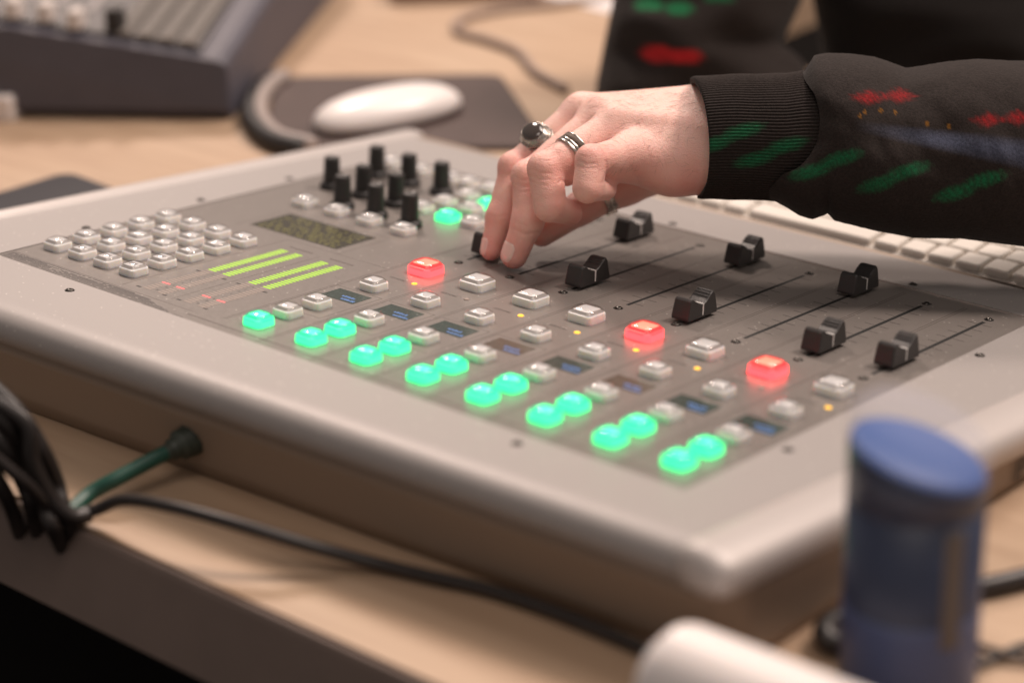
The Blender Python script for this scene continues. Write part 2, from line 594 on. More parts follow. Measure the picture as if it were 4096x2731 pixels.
for y, z in ((5.4, 11.65), (6.9, 12.9), (8.4, 14.05)):
    rib.append(box(-4.7, 4.7, y - 0.22, y + 0.22, z - 0.4, z + 0.32))
cap_me = from_data('fader_cap', cv, cf, M_CAP)
rib_me = from_data('grip_ribs', *merge(rib), M_CAP)
line_me = from_data('white_pointer', *merge([box(-4.9, 5.5, -0.4, 0.4, 8.7, 9.3), box(5.3, 5.98, -0.4, 0.4, 2.6, 9.3)]), M_LINE)
cap_v = [31.5, 121.0, 22.5, 126.8, 17.3, 126.7, 24.8, 33.4]
for i in range(8):
    u = i * 40
    mesh_obj('fader_slot', slot_me, parent=con, loc=(u, 0, 0))
    mesh_obj('fader_ticks', tick_me, parent=con, loc=(u, 0, 0))
    for y in (0.0, 137.3):
        s = mesh_obj('screw', screw_me, parent=con, loc=(u, y, PZ))
        mesh_obj('screw_recess', ring_me, parent=s)
    c = mesh_obj('fader_cap', cap_me, parent=con, loc=(u, cap_v[i], 0))
    mesh_obj('grip_ribs', rib_me, parent=c)
    mesh_obj('white_pointer', line_me, parent=c)
cap_me.polygons.foreach_set('use_smooth', [False] * len(cap_me.polygons))
for (u, y) in ((302.7, 76.4), (303, -113.6), (211, -199), (-114.3, -201), (-203, -114.6), (216, 163.4), (-203, 60), (40, 163.4), (-203, -20)):
    if u > PX1 - 4 or u < PX0: u = u + (4 if u > 0 else -2)
    s = mesh_obj('screw', fscrew_me, parent=con, loc=(u, y, 0.0))
    mesh_obj('screw_recess', ring_me, parent=s)

# push buttons
def button_set(s, k, mats):
    h = s / 2
    b = from_data('key_base', *loft([rrect(h + 0.4, h + 0.4, 3.2, PZ - 0.2, 5), rrect(h + 0.2, h + 0.2, 3.0, 4.1 * k, 5), rrect(h - 0.1, h - 0.1, 2.8, 4.7 * k, 5), rrect(h - 0.7, h - 0.7, 2.4, 4.95 * k, 5)]), mats[0])
    w = from_data('key_well', *loft([rrect(h - 0.75, h - 0.75, 2.0, 4.9 * k, 4), rrect(h - 0.9, h - 0.9, 1.8, 5.05 * k, 4), rrect(h - 2.55, h - 2.55, 0.8, 6.5 * k, 4)]), mats[1])
    i = from_data('key_insert', *loft([rrect(h - 2.5, h - 2.5, 0.9, 6.45 * k, 4), rrect(h - 2.45, h - 2.45, 0.9, 6.65 * k, 4), rrect(h - 2.8, h - 2.8, 0.9, 6.8 * k, 4)]), mats[2])
    l = from_data('clear_lens', *loft([rrect(h + 0.25, h + 0.25, 3.6, 3.4 * k, 7), rrect(h + 0.35, h + 0.35, 4.6, 4.8 * k, 7), rrect(h + 0.05, h + 0.05, 5.2, 6.1 * k, 7), rrect(h - 0.9, h - 0.9, 5.2, 7.3 * k, 7), rrect(h - 2.2, h - 2.2, 4.2, 8.0 * k, 7), rrect(h - 4.0, h - 4.0, 2.4, 8.4 * k, 7), rrect(0.8, 0.8, 0.7, 8.5 * k, 7)], cap0=False), mats[3], True)
    return b, w, i, l
SM, BG = 13.2, 16.2
B_W = button_set(SM, 0.80, (M_WHITEP, M_WELL, M_INSERT, M_CLEAR))
B_G = button_set(SM, 0.80, (M_GREEN, M_GREEN3, M_GREEN2, M_CLEARG))
B_WB = button_set(BG, 0.90, (M_WHITEP, M_WELL, M_INSERT, M_CLEAR))
B_RB = button_set(BG, 0.90, (M_RED, M_RED3, M_RED2, M_CLEARR))
def button(name, ms, u, vv, label=None):
    b = mesh_obj(name, ms[0], parent=con, loc=(u, vv, 0))
    for nme, me in zip(('key_well', 'key_insert', 'clear_lens'), ms[1:]):
        mesh_obj(nme, me, parent=b)
    if label: b['label'] = label
    return b
ROW = {'A': -29.3, 'B': -74.0, 'C': -119.9, 'D': -142.6, 'E': -164.5}
for i in range(8):
    u = i * 40.0
    if i in (0, 4, 6): button('channel_on_button', B_RB, u, ROW['A'], 'square button lit red')
    else: button('channel_on_button', B_WB, u, ROW['A'], 'large clear white square button, unlit')
    button('push_button', B_W, u, ROW['B'])
    button('push_button', B_W, u, ROW['C'])
    if i == 0: button('push_button', B_W, u, ROW['D'])
    else: button('push_button', B_G, u, ROW['D'], 'square button lit green')
    button('push_button', B_G, u, ROW['E'], 'square button lit green')
for u in (-183.5, -160.7, -138.0, -115.2):
    for y in (-153.7, -131.9, -110.6, -89.2, -67.4):
        button('push_button', B_W, u, y)
for u in (-151.7, -122.8, -94.0, -65.1):
    button('push_button', B_W, u, 21.7)
for u, y in ((-91, 67.5), (-91, 90), (-91, 113), (-68, 90), (-182, 137), (-155, 137), (-127, 137), (-111, 137), (-91, 137), (-46, 66), (-46, 90)):
    button('push_button', B_W, u, y)
for u, y in ((-66, 65), (-67, 107)):
    button('push_button', B_G, u, y, 'square button lit green')
# dark legends printed on the nearest keypad keys
for u, y in ((-160.7, -153.7), (-138.0, -153.7), (-115.2, -153.7), (-138.0, -131.9), (-115.2, -131.9)):
    Pk = []
    for r in range(2):
        x = -2.6
        while x < 2.4:
            L = random.uniform(0.5, 0.9)
            Pk.append(box(x, x + L, -0.1 + r * 1.6 - 1.0, 0.75 + r * 1.6 - 1.0, 5.4, 5.49))
            x += L + 0.35
    mesh_obj('key_legend', from_data('key_legend', *merge(Pk), M_INK), parent=con, loc=(u, y, 0))

# little amber lamps and the word beside them
led_me = from_data('indicator_lamp', *lathe([(1.75, PZ - 0.1), (1.75, PZ + 0.25), (1.2, PZ + 0.55), (0.1, PZ + 0.65)], 14), M_AMBER, True)
ledoff_me = from_data('indicator_lamp', *lathe([(1.75, PZ - 0.1), (1.75, PZ + 0.25), (1.2, PZ + 0.55), (0.1, PZ + 0.65)], 14), M_SEGO, True)
proc_me = text_mesh('process_lettering', 'PROCESS', 3.0, M_INK)
for i in range(8):
    lit = i in (0, 2, 3, 4, 5, 7)
    mesh_obj('indicator_lamp', led_me if lit else ledoff_me, parent=con, loc=(i * 40 + 10, -50.3, 0))
    mesh_obj('process_lettering', proc_me, parent=con, loc=(i * 40 - 3.2, -50.3, PZ + 0.05))

# channel displays
M_LCDG = mat('lcd_glass', (0.045, 0.062, 0.055), 0.25, noise_amt=0.5, noise_scale=500)
M_LCDB = mat('lcd_glass_brown', (0.10, 0.082, 0.066), 0.25, noise_amt=0.3, noise_scale=500)
disp_me = from_data('display_screen', *box(-12.5, 12.5, -8, 8, PZ - 0.1, PZ + 0.12), M_LCDG)
dispb_me = from_data('display_screen', *box(-12.5, 12.5, -8, 8, PZ - 0.1, PZ + 0.12), M_LCDB)
for i in range(8):
    d = mesh_obj('display_screen', dispb_me if i in (3, 5) else disp_me, parent=con, loc=(i * 40 - 1.2, -95.3, 0))
    Pk = []
    for r in range(2):
        x = -2 if r else 1
        lim = 11 if r == 0 else random.uniform(5, 9)
        while x < lim:
            L = random.uniform(0.6, 1.5)
            Pk.append(box(x, x + L, -6 + r * 4.2, -3.6 + r * 4.2 - random.uniform(0, 1), PZ + 0.1, PZ + 0.18))
            x += L + 0.5
    mesh_obj('display_marks', from_data('display_marks', *merge(Pk), M_BLUETXT), parent=d)

# big display
M_LCDK = mat('olive_display', (0.050, 0.046, 0.034), 0.25, noise_amt=0.25, noise_scale=300)
M_LCDY = mat('lcd_yellow', (0.1, 0.09, 0.02), 0.4, emit=(0.055, 0.052, 0.005), emit_s=1.0)
big = mesh_obj('display_screen', from_data('display_screen', *box(-37.5, 37.5, -17.7, 17.7, PZ - 0.1, PZ + 0.12), M_LCDK), parent=con, loc=(-106.5, -16.3, 0))
Pk = []
for r in range(7):
    x = -33.0
    while x < 33:
        L = random.uniform(0.7, 2.2)
        if random.random() < (0.85 if r < 4 else 0.6): Pk.append(box(x, x + L, -15.5 + r * 4.5, -13.2 + r * 4.5 + random.uniform(-0.5, 0.4), PZ + 0.1, PZ + 0.17))
        x += L + random.choice([0.5, 0.6, 2.4])
mesh_obj('display_marks', from_data('display_marks', *merge(Pk), M_LCDY), parent=big)

# level meters
seg = {k: from_data('meter_segment', *box(-3.2, 3.2, -0.72, 0.72, PZ - 0.1, PZ + 0.1), m) for k, m in (('g', M_SEGG), ('r', M_SEGR), ('o', M_SEGO))}
for u in (-88.6, -76.6, -54.9, -43.0):
    for k in range(40):
        y = -58.8 - 2.75 * k
        kind = 'g' if k < 22 else ('r' if k == 34 else 'o')
        mesh_obj('meter_segment', seg[kind], parent=con, loc=(u, y, 0))
num_me = {t: text_mesh('scale_figure', t, 2.3, M_INK) for t in ('20', '10', '8', '5', '3', '2', '1', '0', '-1', '-3', '-5')}
for uc in (-82.6, -48.9):
    for t, y in (('20', -164), ('10', -157), ('8', -152), ('5', -145), ('3', -139), ('2', -133), ('1', -128), ('0', -122), ('-1', -115.5), ('-3', -108), ('-5', -96)):
        mesh_obj('scale_figure', num_me[t], parent=con, loc=(uc, y, PZ + 0.05))
    for du, y in ((-12.2, -167.3), (9.6, -167.3), (-11, -123.2), (10.8, -123.2)):
        mesh_obj('scale_marker', from_data('scale_marker', *box(-1.7, 1.7, -0.8, 0.8, PZ - .1, PZ + 0.04), M_INK), parent=con, loc=(uc + du, y, 0))
    Pk = []
    x = -9.0
    while x < 9:
        L = random.uniform(0.8, 1.3)
        Pk.append(box(x, x + L, -1.0, 1.0, PZ - 0.1, PZ + 0.03))
        x += L + 0.5
    mesh_obj('scale_heading', from_data('scale_heading', *merge(Pk), M_INKL), parent=con, loc=(uc, -50.5, 0))

# rotary knobs
knob_me = from_data('knob_body', *lathe([(5.9, 3.0), (5.75, 6), (5.5, 12), (5.2, 19.5), (4.9, 20.7), (4.2, 21.2), (0.2, 21.3)], 24), M_BLACK, True)
skirt_me = from_data('knob_skirt', *lathe([(8.1, PZ), (8.1, 2.0), (7.6, 3.1), (6.1, 4.0), (5.5, 4.1)], 24), M_BLACK, True)
mark_me = from_data('knob_mark', *box(-0.4, 0.4, 1.5, 4.4, 21.1, 21.4), M_LINE)
for y, us in ((36, (-131.8, -102.2, -72.7)), (65.5, (-170.2, -141, -111.8)), (109.7, (-170.7, -141, -111.6))):
    for u in us:
        k = mesh_obj('rotary_knob', knob_me, parent=con, loc=(u, y, 0))
        mesh_obj('knob_skirt', skirt_me, parent=k)
        mesh_obj('knob_mark', mark_me, parent=k)

# lettering on the right-hand side wall
side_txt = text_mesh('side_lettering', 'IP', 17, M_INK, 0)
st = mesh_obj('side_lettering', side_txt, parent=con)
st.matrix_parent_inverse = Matrix.Identity(4)
st.matrix_basis = Matrix(((0, 0, 1, 0.3704), (1, 0, 0, 0.0060), (0, 1, 0, -0.0275), (0, 0, 0, 1)))

# ------------------------------------------------------------------ hand (signed distance field -> one continuous skin)
def crop2(x, y):
    return 1700 + x / 1.7425, 250 + y / 1.7425
def hp(x, y, d):
    """hand joint in view-aligned mm: right, down, depth"""
    X, Y = crop2(x, y)
    return np.array([(X - 2048) / F_PX * d, (Y - 1365.5) / F_PX * d, d])

def V2W(p):
    return CAM + np.asarray(p) @ RW

def cone(P, a, b, ra, rb):
    ba = b - a
    l2 = float(ba @ ba)
    h = np.clip(((P - a) @ ba) / l2, 0, 1)
    q = P - a - h[..., None] * ba
    return np.sqrt((q * q).sum(-1)) - (ra + (rb - ra) * h)

def smin(a, b, k):
    h = np.clip(0.5 + 0.5 * (b - a) / k, 0, 1)
    return b + (a - b) * h - k * h * (1 - h)

# joints: x, y in the hand view, distance, radius
FING = {
 'index':  [(1090, 350, 1290, 10.8), (625, 735, 1281, 8.9), (520, 1075, 1277, 7.9), (460, 1308, 1277, 6.3)],
 'middle': [(1235, 385, 1274, 11.3), (722, 800, 1262, 9.3), (716, 1110, 1258, 9.2), (622, 1345, 1262, 7.9)],
 'ring':   [(1335, 440, 1256, 11.3), (842, 748, 1237, 9.9), (868, 1000, 1235, 9.2), (1012, 1050, 1254, 7.2)],
 'pinky':  [(1440, 640, 1242, 12.0), (1167, 688, 1219, 8.9), (1132, 878, 1215, 8.2), (1258, 884, 1236, 6.5)],
}
THUMB = [(1800, 700, 1285, 13.5), (1400, 860, 1296, 11.2), (1085, 1015, 1292, 9.8), (815, 1190, 1284, 8.2)]
PALM = [((1090, 350, 1290, 10.8), (2000, 356, 1272, 17)), ((1235, 385, 1274, 11.3), (2000, 400, 1262, 17.5)),
        ((1335, 440, 1256, 11.3), (2000, 560, 1250, 18)), ((1440, 640, 1242, 12.0), (1990, 702, 1250, 15.5)),
        ((1490, 722, 1250, 11), (1720, 738, 1252, 14)), ((1720, 738, 1252, 14), (1970, 712, 1253, 15.5)),
        ((1330, 600, 1282, 13), (2000, 520, 1272, 18)), ((1450, 640, 1275, 13), (1750, 740, 1278, 14)),
        ((2000, 400, 1265, 18), (2330, 430, 1262, 20)), ((2000, 670, 1252, 14), (2330, 600, 1258, 14))]
TEND = [((1235, 310, 1271, 4.2), (1800, 340, 1258, 2.5)), ((1335, 375, 1251, 4.2), (1800, 430, 1243, 2.5)), ((1100, 292, 1286, 3.8), (1780, 300, 1273, 2.5))]
H = 0.75
lo = np.array([hp(360, 120, 1280)[0], hp(1000, 110, 1280)[1], 1196.0])
hi = np.array([hp(2330, 500, 1270)[0], hp(1000, 1480, 1280)[1], 1318.0])
dims = np.ceil((hi - lo) / H).astype(int) + 1
gx, gy, gz = [lo[i] + H * np.arange(dims[i], dtype=np.float32) for i in range(3)]

def evaluate(Pt):
    def C(a, b):
        return cone(Pt, hp(*a[:3]).astype(np.float32), hp(*b[:3]).astype(np.float32), a[3], b[3])
    palm = None
    for a, b in PALM:
        d = C(a, b)
        palm = d if palm is None else smin(palm, d, 11.0)
    for a, b in TEND:
        palm = smin(palm, C(a, b), 6.0)
    tot = palm
    for nm, J in FING.items():
        prox = C(J[0], J[1]); mid = C(J[1], J[2]); dist = C(J[2], J[3])
        tot = np.minimum(tot, smin(palm, prox, 7.0))
        k1, k2 = (2.2, 2.0) if nm in ('ring', 'pinky') else (4, 4)
        if nm in ('ring', 'pinky'):
            mid = smin(mid, C((J[1][0] * .7 + J[2][0] * .3, J[1][1] * .7 + J[2][1] * .3, J[1][2] * .7 + J[2][2] * .3, J[1][3] * 0.99), (J[1][0] * .35 + J[2][0] * .65, J[1][1] * .35 + J[2][1] * .65, J[1][2] * .35 + J[2][2] * .65, J[2][3] * 1.06)), 2.0)
        Fg = smin(smin(prox, mid, k1), dist, k2)
        # bony knuckle on the back of the middle joint
        p = hp(*J[1][:3]).astype(np.float32)
        kn = np.sqrt(((Pt - (p + np.array([-1.6, -1.2, -1.2], np.float32))) ** 2).sum(-1)) - (J[1][3] * 0.90)
        Fg = smin(Fg, kn, 3.0)
        if nm == 'ring':
            Fg = smin(Fg, C((985, 768, 1244, 8.0), (1120, 700, 1250, 8.5)), 3.0)
        if nm == 'pinky':
            Fg = smin(Fg, C((1285, 722, 1233, 9.2), (1490, 732, 1248, 10.5)), 4.0)
        tot = np.minimum(tot, Fg)
    J = THUMB
    a, b, c = C(J[0], J[1]), C(J[1], J[2]), C(J[2], J[3])
    tot = np.minimum(tot, smin(palm, a, 7.0))
    tot = np.minimum(tot, smin(smin(a, b, 5), c, 4))
    # flesh presses flat against the panel
    Wz = (CAM[2] + Pt @ RW[:, 2].astype(np.float32)); Wy = (CAM[1] + Pt @ RW[:, 1].astype(np.float32))
    n_h = Wy * math.sin(TH) + Wz * math.cos(TH)       # height above the panel plane
    return np.maximum(tot, -(n_h - (PZ + 0.05)))

def surface_nets(sd, lo, h):
    nx, ny, nz = sd.shape
    s = sd < 0
    c = s[:-1, :-1, :-1].astype(np.int8)
    cnt = np.zeros((nx - 1, ny - 1, nz - 1), np.int8)
    for dx in (0, 1):
        for dy in (0, 1):
            for dz in (0, 1):
                cnt += s[dx:nx - 1 + dx, dy:ny - 1 + dy, dz:nz - 1 + dz]
    act = (cnt > 0) & (cnt < 8)
    idx = np.argwhere(act)
    ids = -np.ones(act.shape, np.int32)
    ids[act] = np.arange(len(idx))
    acc = np.zeros((len(idx), 3)); num = np.zeros(len(idx))
    corners = [(dx, dy, dz) for dx in (0, 1) for dy in (0, 1) for dz in (0, 1)]
    for a in corners:
        for ax in range(3):
            if a[ax]: continue
            b = list(a); b[ax] = 1
            va = sd[idx[:, 0] + a[0], idx[:, 1] + a[1], idx[:, 2] + a[2]]
            vb = sd[idx[:, 0] + b[0], idx[:, 1] + b[1], idx[:, 2] + b[2]]
            m = (va < 0) != (vb < 0)
            t = va[m] / (va[m] - vb[m])
            p = np.repeat(np.array([a], float), m.sum(), 0)
            p[:, ax] += t
            acc[m] += p; num[m] += 1
    verts = (idx + acc / num[:, None]) * h + lo
    quads = []
    for ax in range(3):
        o1, o2 = (ax + 1) % 3, (ax + 2) % 3
        sl0 = [slice(None)] * 3; sl1 = [slice(None)] * 3
        sl0[ax] = slice(0, -1); sl1[ax] = slice(1, None)
        ch = s[tuple(sl0)] != s[tuple(sl1)]
        e = np.argwhere(ch)
        e = e[(e[:, o1] > 0) & (e[:, o2] > 0) & (e[:, o1] < sd.shape[o1] - 1) & (e[:, o2] < sd.shape[o2] - 1)]
        q = []
        for d1, d2 in ((0, 0), (1, 0), (1, 1), (0, 1)):
            k = e.copy(); k[:, o1] -= d1; k[:, o2] -= d2
            q.append(ids[k[:, 0], k[:, 1], k[:, 2]])
        q = np.stack(q, 1)
        fl = s[e[:, 0], e[:, 1], e[:, 2]]
        q[~fl] = q[~fl][:, ::-1]
        quads.append(q)
    return verts, np.concatenate(quads)

sd = np.empty(dims, np.float32)
YY, ZZ = np.meshgrid(gy, gz, indexing='ij')
for i0 in range(0, dims[0], 16):
    xs = gx[i0:i0 + 16]
    Pt = np.empty((len(xs), dims[1], dims[2], 3), np.float32)
    Pt[..., 0] = xs[:, None, None]; Pt[..., 1] = YY; Pt[..., 2] = ZZ
    sd[i0:i0 + 16] = evaluate(Pt)
hv, hq = surface_nets(sd, lo, H)
# light smoothing
for _ in range(2):
    a = np.zeros_like(hv); cn = np.zeros(len(hv))
    for i in range(4):
        j = (i + 1) % 4
        np.add.at(a, hq[:, i], hv[hq[:, j]]); np.add.at(cn, hq[:, i], 1)
        np.add.at(a, hq[:, j], hv[hq[:, i]]); np.add.at(cn, hq[:, j], 1)
    hv = 0.5 * hv + 0.5 * a / np.maximum(cn, 1)[:, None]
def vnormals(V, Q):
    N = np.zeros_like(V)
    n_ = np.cross(V[Q[:, 2]] - V[Q[:, 0]], V[Q[:, 3]] - V[Q[:, 1]])
    for i in range(4): np.add.at(N, Q[:, i], n_)
    return N / (np.linalg.norm(N, axis=1)[:, None] + 1e-9)
# skin creases over the joints, along lines seen on the near side of each finger
CREASE = [([(1070, 692), (1120, 718), (1195, 712)], 1219, .30, .6), ([(1062, 730), (1120, 752), (1190, 748)], 1219, .26, .55), ([(1085, 655), (1130, 672), (1185, 664)], 1219, .2, .5),
          ([(738, 752), (800, 782), (880, 785)], 1238, .30, .6), ([(732, 795), (795, 825), (870, 826)], 1238, .28, .55), ([(738, 835), (790, 862), (850, 866)], 1238, .22, .5), ([(790, 690), (850, 700), (900, 680)], 1238, .25, .5), ([(830, 665), (880, 668), (930, 640)], 1238, .22, .5),
          ([(612, 845), (670, 878), (722, 872)], 1262, .28, .55), ([(612, 880), (670, 915), (722, 908)], 1262, .26, .55), ([(625, 800), (680, 830), (720, 822)], 1262, .24, .5),
          ([(612, 1165), (690, 1205), (800, 1190)], 1259, .42, .8), ([(640, 1120), (700, 1150), (790, 1145)], 1259, .25, .6),
          ([(440, 1065), (500, 1085), (570, 1078)], 1278, .28, .6), ([(520, 765), (570, 790), (620, 785)], 1281, .25, .55),
          ([(1258, 700), (1262, 775), (1235, 850)], 1225, .5, .8), ([(930, 850), (945, 830), (1000, 845)], 1240, .5, .8),
          ([(1520, 560), (1555, 690), (1540, 820)], 1245, .14, .7), ([(1570, 570), (1605, 700), (1590, 830)], 1245, .12, .7), ([(1640, 640), (1665, 740), (1650, 850)], 1245, .12, .7)]
Nv = vnormals(hv, hq)
if ((hv - hv.mean(0)) * Nv).sum() < 0: Nv = -Nv
for pl_, dd_, amp, wid in CREASE:
    pp = [hp(x, y, dd_)[:2] for x, y in pl_]
    dm = np.full(len(hv), 1e9)
    for a_, b_ in zip(pp[:-1], pp[1:]):
        q_ = hv[:, :2] - a_; e_ = b_ - a_
        t_ = np.clip((q_ @ e_) / (e_ @ e_), 0, 1)
        dm = np.minimum(dm, np.linalg.norm(q_ - t_[:, None] * e_, axis=1))
    g_ = amp * np.exp(-(dm / wid) ** 2) * (hv[:, 2] < dd_ + 3) * (Nv[:, 2] < 0.1)
    hv = hv - Nv * g_[:, None]
hand_me = bpy.data.meshes.new('body')
hw = V2W(hv) * MM
hand_me.from_pydata(hw.tolist(), [], hq.tolist())
hand_me.update()
# natural redness of knuckles, fingertips and palm edge
red = np.zeros(len(hv))
for nm, J in FING.items():
    for k, (amt, rad) in ((1, (0.75, 10)), (2, (0.55, 9)), (3, (0.9, 11))):
        d = np.linalg.norm(hv - hp(*J[k][:3]), axis=1) - J[k][3]
        red = np.maximum(red, amt * np.exp(-(np.maximum(d, 0) / rad) ** 2) * (0.6 + 0.4 * np.exp(-(np.linalg.norm(hv - hp(*J[k][:3]), axis=1) / 14) ** 2)))
d = np.linalg.norm(hv - hp(1500, 800, 1240), axis=1)
red = np.maximum(red, 0.7 * np.exp(-(d / 26) ** 2))
d = np.linalg.norm(hv - hp(1850, 900, 1240), axis=1)
red = np.maximum(red, 0.8 * np.exp(-(d / 24) ** 2))
for k in (1, 2, 3):
    d = np.linalg.norm(hv - hp(*THUMB[k][:3]), axis=1)
    red = np.maximum(red, 0.8 * np.exp(-(d / 20) ** 2))
att = hand_me.attributes.new('redness', 'FLOAT', 'POINT')
att.data.foreach_set('value', red.astype(np.float32))

def skin_mat():
    m, nt, b = mat_new('skin')
    at_ = nt.nodes.new('ShaderNodeAttribute'); at_.attribute_name = 'redness'
    tc = nt.nodes.new('ShaderNodeTexCoord')
    n = nt.nodes.new('ShaderNodeTexNoise'); n.inputs['Scale'].default_value = 55; n.inputs['Detail'].default_value = 6
    nt.links.new(tc.outputs['Object'], n.inputs['Vector'])
    ad = nt.nodes.new('ShaderNodeMath'); ad.operation = 'MULTIPLY_ADD'
    ad.inputs[1].default_value = 1.1; ad.inputs[2].default_value = -0.54
    nt.links.new(n.outputs['Fac'], ad.inputs[0])
    su = nt.nodes.new('ShaderNodeMath'); su.operation = 'ADD'; su.use_clamp = True
    nt.links.new(at_.outputs['Fac'], su.inputs[0]); nt.links.new(ad.outputs[0], su.inputs[1])
    r = nt.nodes.new('ShaderNodeValToRGB')
    r.color_ramp.elements[0].position = 0.0; r.color_ramp.elements[0].color = (0.84, 0.535, 0.465, 1)
    r.color_ramp.elements[1].position = 1.0; r.color_ramp.elements[1].color = (0.80, 0.385, 0.335, 1)
    nt.links.new(su.outputs[0], r.inputs[0])
    nt.links.new(r.outputs[0], b.inputs['Base Color'])
    b.inputs['Roughness'].default_value = 0.46
    b.inputs['Subsurface Weight'].default_value = 0.4
    b.inputs['Subsurface Radius'].default_value = (1.0, 0.35, 0.2)
    b.inputs['Subsurface Scale'].default_value = 0.004
    # pores and fine creases
    vo = nt.nodes.new('ShaderNodeTexVoronoi'); vo.inputs['Scale'].default_value = 900; vo.feature = 'DISTANCE_TO_EDGE'
    nt.links.new(tc.outputs['Object'], vo.inputs['Vector'])
    n2 = nt.nodes.new('ShaderNodeTexNoise'); n2.inputs['Scale'].default_value = 420; n2.inputs['Detail'].default_value = 5
    mp = nt.nodes.new('ShaderNodeMapping'); mp.inputs['Scale'].default_value = (1.0, 1.0, 2.6)
    nt.links.new(tc.outputs['Object'], mp.inputs[0]); nt.links.new(mp.outputs[0], n2.inputs['Vector'])
    mm = nt.nodes.new('ShaderNodeMath'); mm.operation = 'ADD'
    nt.links.new(vo.outputs['Distance'], mm.inputs[0]); nt.links.new(n2.outputs['Fac'], mm.inputs[1])
    bp = nt.nodes.new('ShaderNodeBump'); bp.inputs['Strength'].default_value = 0.55; bp.inputs['Distance'].default_value = 0.0006
    nt.links.new(mm.outputs[0], bp.inputs['Height'])
    nt.links.new(bp.outputs['Normal'], b.inputs['Normal'])
    return m
M_SKIN = skin_mat()
person = empty('person', V2W(hp(2000, 560, 1255)))
tag(person, 'person in a dark sweater with painted red and green reflections, hand on the fader', 'person')
def world_child(name, me, parent, mt=None, smooth=True):
    o = mesh_obj(name, me, mt, parent, smooth=smooth)
    o.matrix_parent_inverse = Matrix.Translation(parent.location).inverted()
    return o
world_child('body', hand_me, person, M_SKIN)

# nails
M_NAIL = mat('nail', (0.86, 0.60, 0.545), 0.22, sub=0.2)
def nail(J, dorsal, L=11.5, half=52, back=1.0):
    a, b = hp(*J[2][:3]), hp(*J[3][:3])
    ax = (b - a) / np.linalg.norm(b - a)
    dn = np.array(dorsal, float); dn -= ax * (dn @ ax); dn /= np.linalg.norm(dn)
    sd_ = np.cross(ax, dn)
    V, Fc = [], []
    nu, nv = 10, 8
    for i in range(nu + 1):
        t = i / nu
        s = -L * 0.62 + L * t
        ctr = b + ax * s
        tt = np.clip(np.linalg.norm(ctr - a) / np.linalg.norm(b - a), 0, 1)
        r = (J[2][3] + (J[3][3] - J[2][3]) * tt)
        if s > 0: r = math.sqrt(max(r * r - s * s * 0.9, 0.2))
        wd = half * (1 - 0.35 * (2 * t - 1) ** 4)
        if t < 0.25: wd *= 0.72 + 0.28 * math.sin(t / 0.25 * math.pi / 2)
        for j in range(nv + 1):
            an = math.radians(-wd + 2 * wd * j / nv)
            e = 0.5 if 0 < i and 0 < j < nv else -0.5
            V.append(V2W(ctr + (dn * math.cos(an) * 0.97 + sd_ * math.sin(an)) * (r + e)))
    for i in range(nu):
        for j in range(nv):
            k = i * (nv + 1) + j
            Fc.append((k, k + 1, k + nv + 2, k + nv + 1))
    me = from_data('fingernail', V, Fc, M_NAIL, True)
    world_child('fingernail', me, person)
nail(FING['middle'], (-0.80, 0.0, -0.62), 12.5, 50)
nail(FING['index'], (-0.86, 0.0, -0.42), 11.0, 46)

# fine dark hairs on the back of the hand
M_HAIR = mat('arm_hair', (0.16, 0.085, 0.05), 0.5)
hp_parts = []
hand_me.calc_loop_triangles() if hasattr(hand_me, 'calc_loop_triangles') else None
nrm = np.zeros(len(hv) * 3); hand_me.vertex_normals.foreach_get('vector', nrm); nrm = nrm.reshape(-1, 3)
cand = []
X_, Y_ = [], []
px = hv[:, 0] / hv[:, 2] * F_PX + 2048; py = hv[:, 1] / hv[:, 2] * F_PX + 1365.5
cx = (px - 1700) * 1.7425; cy = (py - 250) * 1.7425
zone = ((cx > 1150) & (cx < 1930) & (cy > 180) & (cy < 760) & (nrm @ RW[2] < -0.1)) | ((cx > 850) & (cx < 1100) & (cy > 520) & (cy < 640) & (nrm @ RW[2] < -0.1))
cand = np.argwhere(zone)[:, 0]
rng = np.random.default_rng(3)
for i in rng.choice(cand, min(340, len(cand)), replace=False):
    p = hw[i] / MM; nn = nrm[i]
    dr = RW.T @ np.array([-0.8, rng.uniform(0.1, 0.8), 0.0]) + rng.normal(0, 0.35, 3)
    dr -= nn * (dr @ nn); dr /= np.linalg.norm(dr)
    L = rng.uniform(3, 7)
    cv_ = np.cross(nn, dr) * rng.normal(0, 0.25)
    pts = [p + dr * L * t + nn * (0.9 * math.sin(t * 2.4)) + cv_ * L * t * t for t in (0, 0.33, 0.66, 1)]
    hp_parts.append(tube([tuple(q) for q in pts], [0.045, 0.042, 0.035, 0.015], 3))
hm = from_data('hand_hair', *merge(hp_parts), M_HAIR)
ho = world_child('hand_hair', hm, person, smooth=False)
ho['kind'] = 'stuff'

